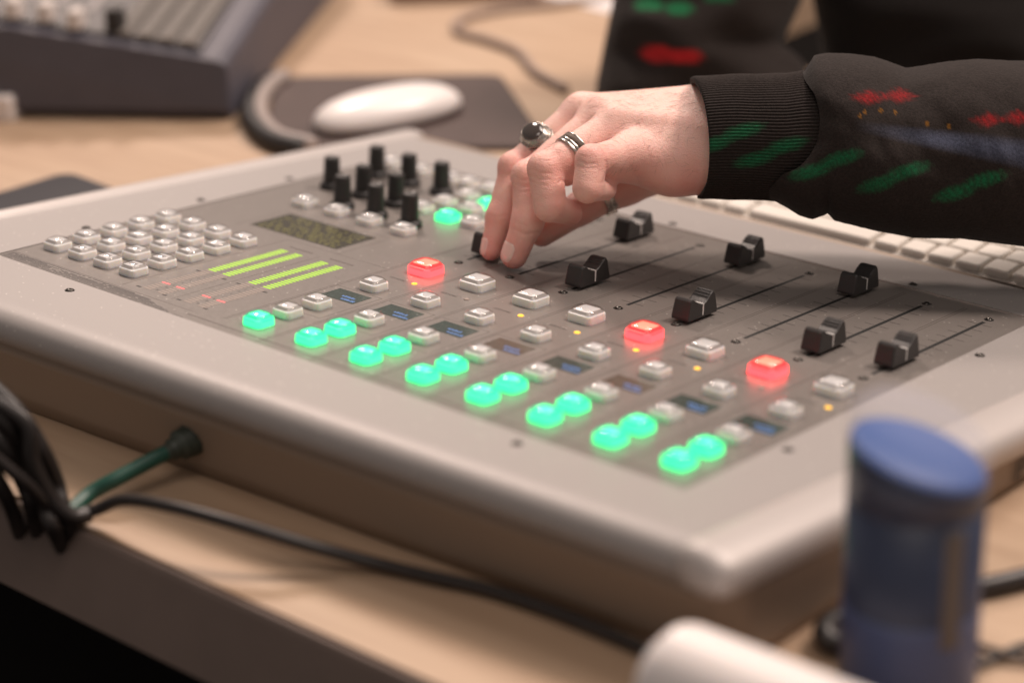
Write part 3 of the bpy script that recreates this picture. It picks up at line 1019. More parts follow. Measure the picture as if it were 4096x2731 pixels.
# ------------------------------------------------------------------ rings
M_STEEL = mat('steel', (0.55, 0.51, 0.48), 0.24, metal=1.0, rough_var=0.08, noise_scale=400)
M_SILVER = mat('old_silver', (0.50, 0.45, 0.41), 0.28, metal=1.0, rough_var=0.1, noise_scale=300)
M_INLAY = mat('brown_inlay', (0.07, 0.042, 0.026), 0.6, noise_amt=0.9, noise_scale=700)
M_STONE = mat('smoky_stone', (0.045, 0.034, 0.030), 0.10, spec=0.8, coat=0.6)
def frame_at(J, t, tilt=(0, 0, 0)):
    a, b = hp(*J[0][:3]), hp(*J[1][:3])
    c = a + (b - a) * t
    r = J[0][3] + (J[1][3] - J[0][3]) * t
    ax = (b - a) / np.linalg.norm(b - a) + np.array(tilt)
    ax /= np.linalg.norm(ax)
    return c, ax, r
def ring_band(c, ax, prof, n=48, ref=(0, -1, -0.5)):
    dn = np.array(ref, float); dn -= ax * (dn @ ax); dn /= np.linalg.norm(dn)
    sdv = np.cross(ax, dn)
    V, Fc = [], []
    m = len(prof)
    for k in range(n):
        an = 2 * math.pi * k / n
        rd = dn * math.cos(an) + sdv * math.sin(an)
        for s, r in prof:
            V.append(V2W(c + ax * s + rd * r) )
    for k in range(n):
        for j in range(m):
            a = k * m + j; b = k * m + (j + 1) % m
            k2 = ((k + 1) % n) * m
            Fc.append((a, b, k2 + (j + 1) % m, k2 + j))
    return V, Fc
def ring_thing(name, label, c):
    e = empty(name, V2W(c))
    tag(e, label, 'ring')
    return e
def ring_part(e, name, vf, m, smooth=True):
    return world_child(name, from_data(name, vf[0], vf[1], m, smooth), e)
def strip(s0, s1, r0, r1):
    return [(s0, r0), (s0, r1), (s0 + 0.12, r1 + 0.12), (s1 - 0.12, r1 + 0.12), (s1, r1), (s1, r0)]

c, ax, r = frame_at(FING['ring'], 0.62, (0.18, -0.05, 0.1))
R0 = r - 0.3
e = ring_thing('band_ring', 'wide steel band ring with brown inlays on the ring finger', c)
for nm, s0, s1, ro, mt_ in (('steel_band', -4.4, -3.5, R0 + 1.6, M_STEEL), ('wide_inlay', -3.5, 0.0, R0 + 1.5, M_INLAY), ('steel_band', 0.0, 1.3, R0 + 1.6, M_STEEL),
                            ('narrow_inlay', 1.3, 2.1, R0 + 1.45, M_INLAY), ('steel_band', 2.1, 3.6, R0 + 1.6, M_STEEL)):
    ring_part(e, nm, ring_band(c, ax, strip(s0, s1, R0 - 0.6, ro)), mt_, False)

c, ax, r = frame_at(FING['index'], 0.60, (0.05, 0.0, 0.05))
R0 = r - 0.2
e = ring_thing('gemstone_ring', 'ornate silver ring with a dark oval stone on the index finger', c)
ring_part(e, 'silver_band', ring_band(c, ax, strip(-2.2, 2.2, R0 - 0.6, R0 + 1.2)), M_SILVER, False)
# oval bezel and cabochon on the back of the finger
dn = np.array((-0.60, -0.40, -0.72)); dn -= ax * (dn @ ax); dn /= np.linalg.norm(dn)
sdv = np.cross(ax, dn)
bc = c + dn * (R0 + 0.9)
GK = 1.18
def oval(rx, ry, z, n=36):
    return [tuple(V2W(bc + ax * (GK * rx * math.cos(2 * math.pi * k / n)) + sdv * (GK * ry * math.sin(2 * math.pi * k / n)) + dn * z)) for k in range(n)]
ring_part(e, 'bezel', loft([oval(7.2, 8.6, -3.2), oval(7.2, 8.6, -0.8), oval(6.6, 7.9, -0.4), oval(6.1, 7.4, 3.0), oval(5.6, 6.9, 3.2), oval(5.5, 6.8, 2.2)]), M_SILVER)
ring_part(e, 'stone', loft([oval(5.6, 6.9, 2.0), oval(5.5, 6.8, 3.2), oval(5.2, 6.4, 3.8), oval(4.3, 5.3, 4.6), oval(2.8, 3.5, 5.1), oval(1.2, 1.5, 5.3)]), M_STONE)
for rx, ry, z, rr in ((7.5, 8.9, -1.0, 0.55), (6.75, 8.1, 0.0, 0.4), (8.3, 9.9, -2.4, 0.6)):
    pts = [Vector(p) for p in oval(rx, ry, z, 60)]
    ctr = Vector(V2W(bc))
    pts = [p + (p - ctr).normalized() * (0.14 * math.sin(k * 2.1)) for k, p in enumerate(pts)]
    ring_part(e, 'twisted_wire', tube(pts, rr, 8, True), M_SILVER)
for sg in (-1, 1):
    for k in range(3):
        o = bc + sdv * sg * (9.6 + 0.4 * k) + dn * (-2.6 - 1.6 * k)
        Vb, Fb = lathe([(0.02, -1.0), (0.6, -0.8), (1.0, 0), (0.6, 0.8), (0.02, 1.0)], 10)
        Vb = [tuple(V2W(o + ax * x * 0.9 + sdv * y * 0.9 + dn * z)) for x, y, z in Vb]
        ring_part(e, 'silver_bead', (Vb, Fb), M_SILVER)

a, b = hp(*THUMB[1][:3]), hp(*THUMB[2][:3])
axt = (b - a) / np.linalg.norm(b - a)
c = a + (b - a) * 0.48
e = ring_thing('thumb_ring', 'small ornate silver ring on the thumb under the palm', c)
ring_part(e, 'silver_band', ring_band(c, axt, strip(-2.4, 2.4, 9.4, 11.6)), M_SILVER, False)
for s in (-2.6, 0, 2.6):
    pts = []
    dn2 = np.array((0, 1, -0.3)); dn2 -= axt * (dn2 @ axt); dn2 /= np.linalg.norm(dn2); s2 = np.cross(axt, dn2)
    for k in range(48):
        an = 2 * math.pi * k / 48
        pts.append(tuple(V2W(c + axt * (s + 0.35 * math.sin(9 * an)) + (dn2 * math.cos(an) + s2 * math.sin(an)) * 11.6)))
    ring_part(e, 'twisted_wire', tube(pts, 0.55, 6, True), M_SILVER)

# ------------------------------------------------------------------ sweater: cuff, sleeve, far sleeve, torso
def knit_mat(name, ribbed):
    m, nt, b = mat_new(name)
    at_ = nt.nodes.new('ShaderNodeAttribute'); at_.attribute_name = 'yarn_and_reflections'
    tc = nt.nodes.new('ShaderNodeTexCoord')
    n = nt.nodes.new('ShaderNodeTexNoise'); n.inputs['Scale'].default_value = 700; n.inputs['Detail'].default_value = 5
    n.inputs['Roughness'].default_value = 0.7
    nt.links.new(tc.outputs['Object'], n.inputs['Vector'])
    mr = nt.nodes.new('ShaderNodeMapRange')
    mr.inputs[1].default_value = 0.3; mr.inputs[2].default_value = 0.7; mr.inputs[3].default_value = 0.55; mr.inputs[4].default_value = 1.35
    nt.links.new(n.outputs['Fac'], mr.inputs[0])
    mu = nt.nodes.new('ShaderNodeVectorMath'); mu.operation = 'SCALE'
    nt.links.new(at_.outputs['Color'], mu.inputs[0]); nt.links.new(mr.outputs[0], mu.inputs['Scale'])
    nt.links.new(mu.outputs[0], b.inputs['Base Color'])
    b.inputs['Roughness'].default_value = 0.9
    b.inputs['Specular IOR Level'].default_value = 0.15
    b.inputs['Sheen Weight'].default_value = 0.06
    b.inputs['Sheen Roughness'].default_value = 0.5
    bp = nt.nodes.new('ShaderNodeBump'); bp.inputs['Strength'].default_value = 0.6; bp.inputs['Distance'].default_value = 0.0008
    nt.links.new(n.outputs['Fac'], bp.inputs['Height'])
    nt.links.new(bp.outputs['Normal'], b.inputs['Normal'])
    return m
M_KNIT = knit_mat('dark_knit', False)
BASEC = np.array([0.023, 0.0175, 0.016])

def crop3(x, y):
    return 2700 + x / 1.568, 150 + y / 1.568
def sp(x, y, d):
    X, Y = crop3(x, y)
    return np.array([(X - 2048) / F_PX * d, (Y - 1365.5) / F_PX * d, d])

def yarn_with_reflections(x, y):
    """dark yarn with glass reflections painted in, by place on the sleeve"""
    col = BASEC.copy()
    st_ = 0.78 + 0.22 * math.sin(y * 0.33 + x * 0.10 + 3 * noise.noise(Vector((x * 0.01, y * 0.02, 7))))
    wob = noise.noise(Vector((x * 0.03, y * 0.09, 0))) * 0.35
    for cx_, cy_ in ((1310, 372), (2060, 512)):  # red button ghosts from the glazing, painted into the sleeve colour
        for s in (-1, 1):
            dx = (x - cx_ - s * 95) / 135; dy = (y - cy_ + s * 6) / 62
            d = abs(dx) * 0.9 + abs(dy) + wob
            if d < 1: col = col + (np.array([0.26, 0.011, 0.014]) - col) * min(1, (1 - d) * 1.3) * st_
    for cx_, cy_ in ((330, 630), (600, 722), (950, 800), (1370, 878), (1850, 935)):  # green button ghosts, likewise reflections painted in
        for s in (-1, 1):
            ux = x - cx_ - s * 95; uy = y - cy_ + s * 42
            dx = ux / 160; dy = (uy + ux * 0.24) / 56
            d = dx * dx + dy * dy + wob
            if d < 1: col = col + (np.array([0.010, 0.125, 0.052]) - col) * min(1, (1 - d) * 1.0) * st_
    for cx_, cy_ in ((1190, 470), (1160, 495), (1290, 455), (1385, 468), (1580, 540), (1720, 560)):  # amber lamp ghosts as painted specks
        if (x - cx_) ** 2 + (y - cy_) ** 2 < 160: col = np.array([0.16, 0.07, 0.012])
    d = abs(y - (560 + (x - 1150) * 0.165)) / (40 + max(0, x - 1150) * 0.06)  # bluish glass reflection painted as a slate band
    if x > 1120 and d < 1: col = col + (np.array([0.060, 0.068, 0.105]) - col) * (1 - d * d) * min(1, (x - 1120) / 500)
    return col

def tube_grid(name, xs, nphi, fn, parent, mt):
    V, C, Fc = [], [], []
    for i, s in enumerate(xs):
        for j in range(nphi):
            phi = 2 * math.pi * j / nphi
            p, colr = fn(s, phi)
            V.append(tuple(V2W(p))); C.append(colr)
    for i in range(len(xs) - 1):
        for j in range(nphi):
            k = (j + 1) % nphi
            Fc.append((i * nphi + j, (i + 1) * nphi + j, (i + 1) * nphi + k, i * nphi + k))
    me = from_data(name, V, Fc, mt, True)
    ca = me.color_attributes.new('yarn_and_reflections', 'FLOAT_COLOR', 'POINT')
    ca.data.foreach_set('color', np.concatenate([np.array(C), np.ones((len(C), 1))], 1).astype(np.float32).ravel())
    return world_child(name, me, parent)

CT = [(0, 262), (60, 262), (120, 246), (400, 233), (700, 226), (800, 212), (900, 205), (1000, 205)]
CB = [(0, 1012), (150, 1012), (400, 1016), (560, 1018), (800, 1045), (1000, 1065)]
def cuff_fn(s, phi):
    front = max(0.0, math.sin(phi))
    s0 = s
    if s < 0: s = 0.0
    x = 95 + 95 * front * (1 - s) + 45 * (0.5 - 0.5 * math.cos(phi)) * (1 - s) + s * 860
    t, b = interp(x, CT), interp(x, CB)
    mid, half = (t + b) / 2, (b - t) / 2
    rib = 1.0 + 0.010 * math.sin(phi * 118 + 1.2 * math.sin(s * 9))
    k = 1.0
    if s0 < 0: k = 1 + s0 * 0.10; x += 6 * (-s0); rib = 1.0
    elif s < 0.03: k = 0.985 + 0.5 * s
    ww = 1 + 0.012 * noise.noise(Vector((s * 5, math.cos(phi) * 2, math.sin(phi) * 2)))
    y = mid - math.cos(phi) * half * k * rib * ww
    d = 1253 - math.sin(phi) * 40 * k * rib * ww
    dark = 0.72 + 0.28 * math.sin(phi * 118 + 1.2 * math.sin(s * 9))
    col = yarn_with_reflections(x, y) if math.sin(phi) > -0.2 else BASEC
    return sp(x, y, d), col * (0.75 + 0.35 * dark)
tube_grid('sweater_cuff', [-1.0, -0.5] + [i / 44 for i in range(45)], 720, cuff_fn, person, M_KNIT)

ST = [(500, 226), (760, 222), (815, 195), (850, 150), (875, 112), (950, 98), (1100, 102), (1250, 122), (1350, 155), (1450, 192), (1550, 178), (1700, 152), (1900, 135), (2100, 146), (2300, 150), (2700, 140)]
SB = [(500, 1000), (560, 1010), (640, 1034), (700, 1068), (780, 1118), (860, 1142), (930, 1118), (958, 1104), (1000, 1150), (1250, 1212), (1500, 1258), (1800, 1263), (2189, 1312), (2700, 1370)]
def sleeve_fn(s, phi):
    low = 0.5 - 0.5 * math.cos(phi)
    xs = 800 + 110 * math.sin(math.pi * min(1, low * 1.3)) * max(0, math.sin(phi)) - 250 * max(0, low - 0.55) / 0.45
    x = xs + s * (2650 - xs)
    t, b = interp(x, ST), interp(x, SB)
    mid, half = (t + b) / 2, (b - t) / 2
    k = 1.0
    if s < 0.04: k = 0.97 + 0.03 * math.sin(s / 0.04 * math.pi / 2)
    dd = 42 + 9 * min(1, s / 0.25)
    q = Vector((x * 0.0032, math.cos(phi) * 1.5 + x * 0.0010, math.sin(phi) * 1.5))
    wr = noise.noise(q) * 3.4 + noise.noise(q * 2.7) * 1.4
    fold = 2.2 * math.sin(x * 0.012 + 2.5 * math.cos(phi)) * math.exp(-((x - 1000) / 420) ** 2)
    y = mid - math.cos(phi) * half * k
    d = 1250 - math.sin(phi) * (dd + wr + fold) * k
    y += noise.noise(Vector((x * 0.05, phi * 9, 3))) * 2.5
    col = yarn_with_reflections(x, y) if math.sin(phi) > -0.2 else BASEC
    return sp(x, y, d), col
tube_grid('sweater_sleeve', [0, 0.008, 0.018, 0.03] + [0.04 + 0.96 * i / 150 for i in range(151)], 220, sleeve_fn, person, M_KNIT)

def blob(name, L, Rr, dep, hd, tone_reflections, ys, seed):
    def fn(y, phi):
        l, r = interp(y, L), interp(y, Rr)
        mid, half = (l + r) / 2, (r - l) / 2
        x = mid - math.cos(phi) * half
        q = Vector((math.cos(phi) * 1.2 + seed, math.sin(phi) * 1.2, y * 0.012))
        d = dep - math.sin(phi) * (hd + 14 * noise.noise(q))
        col = BASEC * tone_reflections[0]
        for (mx_, my_, rx, ry, c_) in tone_reflections[1]:  # button reflections painted into the far sleeve colour
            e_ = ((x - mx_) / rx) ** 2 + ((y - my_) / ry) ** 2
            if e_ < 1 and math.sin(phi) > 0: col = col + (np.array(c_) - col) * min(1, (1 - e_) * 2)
        s_ = 4096 / 2352
        return np.array([(x * s_ - 2048) / F_PX * d, (y * s_ - 1365.5) / F_PX * d, d]), col
    return tube_grid(name, ys, 96, fn, person, M_KNIT)
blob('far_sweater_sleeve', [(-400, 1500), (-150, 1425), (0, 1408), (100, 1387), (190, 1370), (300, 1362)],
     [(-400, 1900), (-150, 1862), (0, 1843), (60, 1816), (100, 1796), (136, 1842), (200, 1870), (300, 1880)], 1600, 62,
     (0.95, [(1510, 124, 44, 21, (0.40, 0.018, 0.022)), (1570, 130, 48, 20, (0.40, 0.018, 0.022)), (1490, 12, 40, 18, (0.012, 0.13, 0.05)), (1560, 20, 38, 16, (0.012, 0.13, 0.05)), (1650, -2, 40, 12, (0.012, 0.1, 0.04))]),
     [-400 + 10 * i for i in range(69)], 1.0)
blob('dark_trousers', [(-500, 1840), (-150, 1850), (0, 1866), (116, 1886), (300, 1900)], [(-500, 2620), (300, 2680)], 1640, 90, (0.35, []), [-500 + 20 * i for i in range(41)], 5.0)

# ------------------------------------------------------------------ things around the console
M_WHITE = mat('white_plastic', (0.80, 0.75, 0.735), 0.38, coat=0.15, sub=0.3)
M_SLATE = mat('slate_plastic', (0.082, 0.078, 0.098), 0.55, noise_amt=0.1, noise_scale=30)
M_PAD = mat('brown_black_pad', (0.060, 0.038, 0.034), 0.7, noise_amt=0.15, noise_scale=60, bump=0.2, bump_scale=700)
M_PADRIM = mat('pad_rim', (0.32, 0.27, 0.25), 0.45)
M_KEYW = mat('white_keys', (0.66, 0.62, 0.57), 0.5)
M_KEYB = mat('keyboard_base', (0.62, 0.58, 0.54), 0.5)
M_CABLE = mat('black_cable', (0.018, 0.014, 0.013), 0.42, noise_amt=0.2, noise_scale=50)
M_GCABLE = mat('green_cable', (0.012, 0.070, 0.050), 0.4)
M_GREYC = mat('grey_cable', (0.28, 0.21, 0.18), 0.6)

def thing_mesh(name, vf, m, label, cat, group=None, smooth=False, loc=None, rot=None):
    o = mesh_obj(name, from_data(name, vf[0], vf[1], m, smooth), loc=loc)
    if rot: o.rotation_euler = rot
    return tag(o, label, cat, group)

# mouse and pad
pad = empty('mouse_pad', (-315, 255, DZ), (0, 0, math.radians(38)))
tag(pad, 'dark brown mouse pad with a pale rounded rim, under the white mouse', 'mouse pad')
pl = [on(*q, DZ) for q in ((600, 345), (1262, 348), (1150, 180), (640, 186))]
Minv = Matrix.Rotation(-math.radians(38), 3, 'Z')
pl = [Minv @ (Vector(p) - Vector((-315, 255, DZ))) for p in pl]
corn = [(p.x, p.y) for p in pl]
v, f = loft([quad_loop(corn, 14, 0.2, 6), quad_loop(corn, 14, 3.2, 6), quad_loop(inset(corn, 1.2), 13, 4.0, 6)])
mesh_obj('pad_surface', from_data('pad_surface', v, f, M_PAD), parent=pad)
arc = [on(*q, DZ) for q in ((655, 196), (628, 212), (606, 240), (598, 272), (606, 300), (628, 325), (660, 342), (720, 356))]
arc = [Minv @ (Vector(p) - Vector((-315, 255, DZ))) for p in arc]
v, f = tube(spline([(p.x, p.y, 7.5) for p in arc], 5), 6.5, 10)
mesh_obj('rim', from_data('rim', v, f, M_PADRIM, True), parent=pad)
v, f = tube(spline([(p.x - 7, p.y - 3, 6) for p in arc], 5), 8.0, 10)
mesh_obj('wrist_rest', from_data('wrist_rest', v, f, M_BLACK, True), parent=pad)

ms = empty('computer_mouse', (-297, 255, DZ + 4.2), (0, 0, math.radians(71)))
tag(ms, 'smooth white computer mouse lying on the dark pad', 'mouse')
L = []
for z, k in ((0, 0.90), (2, 0.965), (5, 1.0), (9, 0.985), (13, 0.93), (17, 0.82), (20, 0.66), (22, 0.45), (23, 0.2)):
    L.append([(62 * k * math.copysign(abs(math.cos(a)) ** 0.86, math.cos(a)), 30 * k * math.copysign(abs(math.sin(a)) ** 0.86, math.sin(a)), z) for a in [2 * math.pi * j / 40 for j in range(40)]])
mesh_obj('shell', from_data('shell', *loft(L), M_WHITE, True), parent=ms)
v, f = lathe([(1, 0), (1, 1)], 8)
L0 = [(58 * math.cos(2 * math.pi * j / 32), 27 * math.sin(2 * math.pi * j / 32), z) for z in (-1.2,) for j in range(32)]
L1 = [(x, y, 0.3) for x, y, z in L0]
mesh_obj('base_plate', from_data('base_plate', *loft([L0, L1]), M_KEYB), parent=ms)

# keyboard
kb = empty('keyboard', (-22, 219, DZ + 4), (math.radians(1.5), 0, 0))
tag(kb, 'white computer keyboard on the desk behind the console, under the sleeve', 'keyboard')
mesh_obj('base', from_data('base', *loft([rrect(215, 58, 6, z, 3, 205, 57) for z in (0.5, 7)]), M_KEYB), parent=kb)
key_me = from_data('key', *loft([rrect(8.6, 8.6, 1.6, 7, 2), rrect(8.4, 8.4, 1.6, 11.0, 2), rrect(7.5, 7.5, 1.6, 12.0, 2)]), M_KEYW)
for r in range(6):
    for k in range(21):
        if r == 0 and 4 <= k <= 8: continue
        mesh_obj('key', key_me, parent=kb, loc=(8 + 19.2 * k + (r % 2) * 4 + 4, 10 + 18.9 * r, 0))
mesh_obj('space_bar', from_data('space_bar', *loft([rrect(46, 8.6, 1.6, 7, 2), rrect(45.8, 8.4, 1.6, 11.0, 2), rrect(45, 7.5, 1.6, 12, 2)]), M_KEYW), parent=kb, loc=(8 + 19.2 * 6 + 4, 10, 0))

# second mixer, upper left
ang = math.radians(212)
mx = empty('audio_mixer', (-404, 189, DZ), (0, 0, ang))
tag(mx, 'slate grey audio mixer with rows of pale faders in the far left background', 'audio mixer')
W_, D_ = 560, 420                       # local x runs left, local -y runs back
def mz(y):                              # sloping top
    return 56 + (-y) * 0.10
loopsm = []
for x in (0, 2, 8, W_ - 8, W_):
    k = 6 if x in (0, W_) else (2 if x == 2 else 0)
    up_ = 0.15 * x - 6
    loopsm.append([(x, -6, 2), (x, 0 - k * 0.3, 9), (x, -4, 52 - k + up_), (x, -10, mz(10) - 0.5 - k + up_), (x, -D_, mz(-D_) - k + up_), (x, -D_, 2)])
mesh_obj('case', from_data('case', *loft(loopsm), M_SLATE), parent=mx)
mesh_obj('control_panel', from_data('control_panel', *loft([[(x0, y0, mz(y0) + dz + 0.15 * x0 - 6) for x0, y0 in ((22, -11), (W_ - 12, -11), (W_ - 12, -D_ + 15), (30, -D_ + 15))] for dz in (-1, 0.8)]), mat('mixer_panel', (0.045, 0.040, 0.042), 0.5)), parent=mx)
M_STRIPM = mat('mixer_strip', (0.26, 0.235, 0.23), 0.5)
M_MCAP = mat('mixer_fader', (0.62, 0.56, 0.53), 0.4)
M_MKEY = mat('mixer_key', (0.30, 0.275, 0.255), 0.45)
M_MBLUE = mat('mixer_blue', (0.09, 0.13, 0.20), 0.4)
strip_me = from_data('channel_strip', *loft([[(x, y, mz(y) + dz) for x, y in ((-3, -48), (3, -48), (3, -380), (-3, -380))] for dz in (0.5, 1.6)]), M_STRIPM)
mcap_me = from_data('fader_knob', *loft([rrect(6, 9, 2, 0, 3), rrect(5.4, 8, 2, 12, 3), rrect(4, 6, 2, 14, 3)]), M_MCAP)
mkey_me = from_data('mixer_button', *loft([rrect(7.2, 3.0, 1, 0, 2), rrect(6.8, 2.4, 1, 4, 2)]), M_MKEY)
mblue_me = from_data('label_strip', *box(-5, 5, -26, 26, 0, 1), M_MBLUE)
for k in range(15):
    x = 122 + k * 25
    mesh_obj('channel_strip', strip_me, parent=mx, loc=(x, 0, 0.15 * x - 6))
    y = -17 - (k * 37 % 23) * 0.3
    mesh_obj('fader_knob', mcap_me, parent=mx, loc=(x, y, mz(y) + 0.6 + 0.15 * x - 6))
    if k in (3, 4, 5, 6): mesh_obj('label_strip', mblue_me, parent=mx, loc=(x + 12, -105, mz(-105) + 2 + 0.15 * x - 6))
for c_ in range(4):
    for r in range(40):
        x = 34 + c_ * 17
        y = -16 - r * 8.6
        mesh_obj('mixer_button', mkey_me, parent=mx, loc=(x, y, mz(y) + 0.6 + 0.15 * x - 6))
mesh_obj('fader_knob', from_data('fader_knob', *loft([rrect(7, 9, 2, 0, 3), rrect(6, 8, 2, 22, 3)]), M_BLACK), parent=mx, loc=(92, -22, mz(-22) + 4))
foot_me = from_data('foot', *lathe([(14, 0.2), (14, 2.5)], 16), M_BLACK)
for x, y in ((26, -26), (W_ - 30, -26), (26, -D_ + 30), (W_ - 30, -D_ + 30)):
    mesh_obj('foot', foot_me, parent=mx, loc=(x, y, 0))

# dark tablet at the left edge
p0, p1, p2 = on(160, 395, DZ + 6), on(262, 432, DZ + 6), on(-120, 436, DZ + 6)
e1 = (Vector(p1) - Vector(p0)); e2 = (Vector(p2) - Vector(p0))
an = math.atan2(e1.y, e1.x)
tb = empty('tablet', (p0[0], p0[1], DZ), (0, 0, an))
tag(tb, 'flat black tablet lying on the desk behind the left rim of the console', 'tablet')
mesh_obj('shell', from_data('shell', *loft([rrect(130, 95, 12, z, 4, 126, -94) for z in (0.3, 5)]), M_SLATE), parent=tb)
mesh_obj('screen', from_data('screen', *loft([rrect(128, 93, 11, z, 4, 126, -94) for z in (5, 6)]), mat('tablet_screen', (0.03, 0.03, 0.036), 0.3)), parent=tb)

# white block at the very left edge
p = on(-5, 262, DZ)
thing_mesh('power_adapter', loft([rrect(22, 16, 3, 0.3, 3), rrect(22, 16, 3, 18, 3), rrect(20, 14, 3, 20, 3)]), M_WHITE, 'small white plastic block on the desk at the far left edge', 'adapter', loc=(p[0], p[1], DZ), rot=(0, 0, 0.4))

# papers and cable in the far background
p = on(1330, -6, DZ)
thing_mesh('paper_sheet', box(-105, 60, -20, 190, 0.3, 1.2), mat('paper', (0.72, 0.68, 0.68), 0.7), 'white sheet of paper on the desk at the top edge', 'paper', loc=(p[0], p[1], DZ), rot=(0, 0, -0.2))
path = [on(*q, DZ + 4) for q in ((1480, -30), (1330, 2), (1150, 22), (1060, 45), (1052, 72), (1120, 92), (1190, 120), (1230, 165), (1300, 205))]
thing_mesh('grey_cable', tube(spline(path, 8), 3.6, 8), M_GREYC, 'thin grey cable curling across the desk behind the mouse pad', 'cable', smooth=True)
p = on(1070, -22, DZ)
thing_mesh('brown_box', loft([rrect(70, 45, 6, 0.3, 3), rrect(70, 45, 6, 22, 3), rrect(67, 42, 6, 25, 3)]), mat('brown_plastic', (0.22, 0.14, 0.11), 0.5), 'low brown box on the desk at the top edge of the picture', 'box', loc=(p[0], p[1], DZ), rot=(0, 0, 0.7))

# cables at the front
def cab(name, pts, r, m, label, group=None, n=10):
    return thing_mesh(name, tube(spline(pts, 8), r, n), m, label, 'cable', group, True)
def dk(px_, py_, z):
    return tuple(on(px_, py_, DZ + z))
cab('power_cable', [dk(-60, 1010, 60), dk(60, 1110, 32), dk(140, 1180, 8), dk(215, 1172, 8), dk(285, 1148, 17), dk(400, 1165, 24), dk(560, 1208, 22), dk(720, 1255, 14), dk(860, 1292, 6), dk(1000, 1325, 5), dk(1120, 1352, 5), dk(1260, 1398, 5), dk(1420, 1462, 5), dk(1600, 1540, 5)], 3.2, M_CABLE,
    'long dark cable arching over the lit desk in front of the console')
bund = [((-70, 900, 70), (10, 965, 60), (60, 1060, 34), (95, 1140, 14), (120, 1205, 6), (160, 1290, -30)),
        ((-80, 930, 60), (0, 1010, 50), (50, 1100, 26), (75, 1170, 8), (95, 1250, -25)),
        ((-60, 850, 80), (40, 945, 62), (95, 1030, 44), (130, 1110, 22), (150, 1190, 6), (190, 1290, -30)),
        ((-80, 980, 50), (-20, 1080, 34), (25, 1160, 12), (50, 1230, -20)),
        ((-50, 900, 74), (60, 970, 60), (75, 1060, 40), (115, 1140, 20), (165, 1185, 8), (205, 1180, 6))]
wh = ['thick black cable, rightmost of the hanging bundle at left', 'black cable in the middle of the hanging bundle at left', 'black cable crossing over the others in the bundle at left', 'black cable, leftmost of the hanging bundle by the frame edge', 'black cable of the bundle that turns toward the desk']
order = [0, 1, 2, 3, 4]
lab = {0: 'black cable in the middle of the bundle hanging at left', 1: 'black cable second from the left in the hanging bundle', 2: 'black cable, rightmost of the bundle hanging over the desk edge', 3: 'black cable, leftmost of the hanging bundle by the picture edge', 4: 'black cable of the bundle that bends toward the lit desk'}
for k, pts in enumerate(bund):
    cab('black_cable', [dk(*q) for q in pts], 4.3, M_CABLE, lab[k], 'black cables bundled at left')
plug = empty('green_cable', on(330, 1085, DZ))
tag(plug, 'short green cable with a dark plug running under the console', 'cable')
v, f = tube(spline([dk(150, 1188, 5), dk(205, 1135, 8), dk(270, 1098, 14), dk(345, 1058, 18), dk(400, 1030, 20)], 8), 4.2, 10)
world_child('cord', from_data('cord', v, f, M_GCABLE, True), plug)
v, f = tube(spline([dk(380, 1040, 20), dk(400, 1030, 20), dk(425, 1016, 21), dk(455, 1002, 22)], 4), [4.4] * 3 + [6] * 3 + [8.5] * 3 + [9] * 4, 10)
world_child('plug', from_data('plug', v, f, mat('plug_dark', (0.03, 0.04, 0.03), 0.5), True), plug)

# right-hand side cables
cab('flat_cable', [dk(2450, 1305, 4), dk(2352, 1328, 4), dk(2280, 1345, 4), dk(2150, 1370, 4), dk(2000, 1400, 5), dk(1915, 1425, 8), dk(1895, 1455, 8), dk(1930, 1480, 5), dk(2050, 1470, 4)], 5.5, M_CABLE, 'dark cable on the desk running behind the blue bottle')
cab('thin_cable', [dk(2450, 1465, 3), dk(2360, 1478, 3), dk(2310, 1498, 3), dk(2240, 1530, 3)], 1.8, M_CABLE, 'thin black wire, upper of two right of the bottle', 'thin wires right of the bottle')
cab('thin_cable', [dk(2450, 1530, 3), dk(2360, 1512, 3), dk(2310, 1502, 4), dk(2240, 1480, 3)], 1.8, M_CABLE, 'thin black wire, lower of two right of the bottle', 'thin wires right of the bottle')

# bottle
def frosted_mat():
    m = bpy.data.materials.new('frosted_dome')
    m.use_nodes = True
    nt = m.node_tree; nt.nodes.clear()
    out_ = nt.nodes.new('ShaderNodeOutputMaterial')
    tr = nt.nodes.new('ShaderNodeBsdfTransparent')
    df = nt.nodes.new('ShaderNodeBsdfDiffuse'); df.inputs[0].default_value = (0.62, 0.62, 0.68, 1)
    mx_ = nt.nodes.new('ShaderNodeMixShader'); mx_.inputs[0].default_value = 0.15
    nt.links.new(tr.outputs[0], mx_.inputs[1]); nt.links.new(df.outputs[0], mx_.inputs[2])
    nt.links.new(mx_.outputs[0], out_.inputs[0])
    return m
bt = empty('bottle', (414, -182, DZ))
tag(bt, 'dark blue plastic bottle with a slanted blue top in the right foreground', 'bottle')
M_BBODY = mat('dark_blue_plastic', (0.022, 0.032, 0.068), 0.45, noise_amt=0.25, noise_scale=22)
M_BTOP = mat('blue_cap', (0.032, 0.100, 0.34), 0.5)
M_BBAND = mat('lower_blue', (0.050, 0.075, 0.170), 0.4)
mesh_obj('body', from_data('body', *lathe([(26, 0.2), (28.6, 2), (28.9, 20), (28.9, 88)], 48), M_BBODY, True), parent=bt)
L = []
N = 48
ax_t = math.radians(-140)
def slant(a, r):
    return 1.0
top0 = [(28.9 * math.cos(2 * math.pi * k / N), 28.9 * math.sin(2 * math.pi * k / N), 88.2) for k in range(N)]
right = np.array([0.767, 0.641])           # screen right on the desk
away = np.array([-0.641, 0.767])
def topz(x, y, base):
    return base - 0.29 * (x * right[0] + y * right[1]) + 0.05 * (x * away[0] + y * away[1])
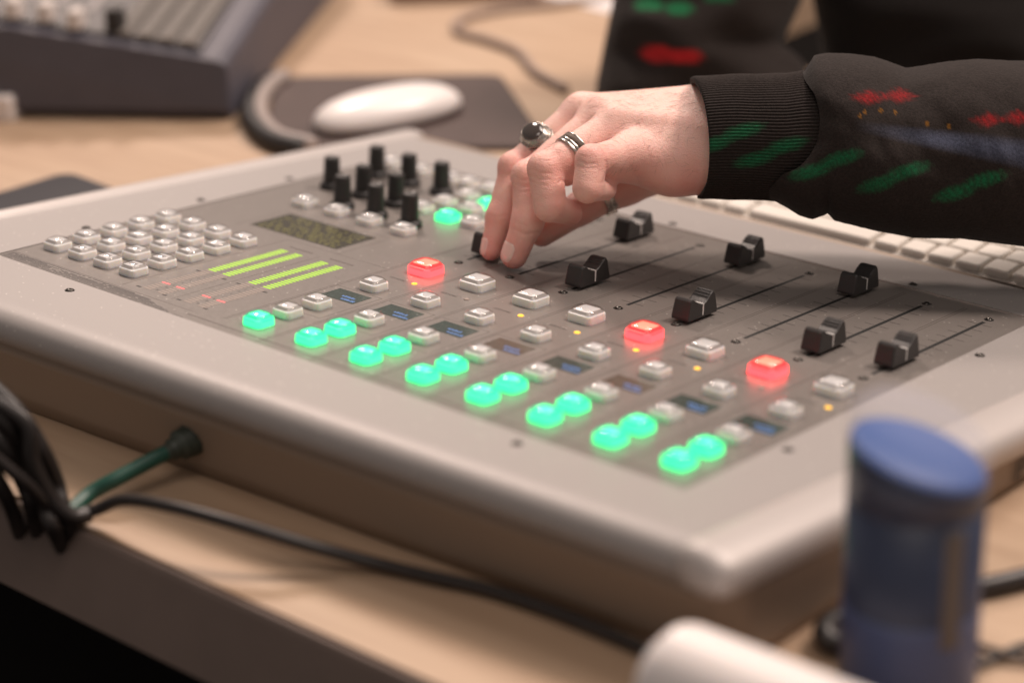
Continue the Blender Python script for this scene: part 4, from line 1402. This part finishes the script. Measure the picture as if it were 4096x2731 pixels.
def tl(r, base):
    return [(r * math.cos(2 * math.pi * k / N), r * math.sin(2 * math.pi * k / N), topz(r * math.cos(2 * math.pi * k / N), r * math.sin(2 * math.pi * k / N), base)) for k in range(N)]
mesh_obj('neck', from_data('neck', *loft([top0, tl(28.9, 104), tl(28.2, 106)]), M_BBODY, True), parent=bt)
mesh_obj('cap', from_data('cap', *loft([tl(28.0, 105.5), tl(27.9, 107.0), tl(25, 108.5), tl(15, 110), tl(2, 110.5)]), M_BTOP, True), parent=bt)
mesh_obj('lower_band', from_data('lower_band', *lathe([(28.95, 1), (29.3, 3), (29.3, 38), (28.95, 40)], 48), M_BBAND, True), parent=bt)
a0_ = math.atan2(-0.46, 0.89)
v, f = loft([[(29.6 * math.cos(a0_ + math.radians(d_)), 29.6 * math.sin(a0_ + math.radians(d_)), z_) for d_ in (-9, -6, -2, 2, 6, 9)] + [(28.5 * math.cos(a0_ + math.radians(d_)), 28.5 * math.sin(a0_ + math.radians(d_)), z_) for d_ in (9, -9)] for z_ in (30, 33, 60, 82, 85)])
mesh_obj('highlight_strip', from_data('highlight_strip', v, f, mat('painted_highlight', (0.085, 0.075, 0.075), 0.4), True), parent=bt)  # vertical highlight on the bottle, painted as a paler strip
# clear dome over the cap
mesh_obj('clear_dome', from_data('clear_dome', *loft([tl(29.2, 106.5), tl(29.6, 113), tl(28.5, 119), tl(24, 124), tl(14, 127.5), tl(2, 128.5)], False, True), frosted_mat(), True), parent=bt)

# white block in the foreground
wb = empty('white_charger', (0, 0, DZ))
q = at(1475, 1435, 880)
wb.location = (q[0] * MM, q[1] * MM, DZ * MM)
tag(wb, 'glossy white plastic box with rounded corners in the near foreground', 'box')
hh = q[2] - DZ + 10
LW = []
for i_ in range(13):
    a_ = math.pi / 2 * i_ / 12
    ins = 20 * (1 - math.cos(a_)); zz_ = hh - 24 + 24 * math.sin(a_)
    LW.append(rrect(90 - ins * 0.55, 22 - ins, 9, zz_, 6, 102, -6))
mesh_obj('shell', from_data('shell', *loft([rrect(90, 22, 9, 0.3, 6, 102, -6)] + LW), M_WHITE, True), parent=wb)
mesh_obj('seam', from_data('seam', *loft([rrect(90.15, 22.15, 9, 9, 6, 102, -6), rrect(90.15, 22.15, 9, 9.6, 6, 102, -6)]), M_KEYB), parent=wb)
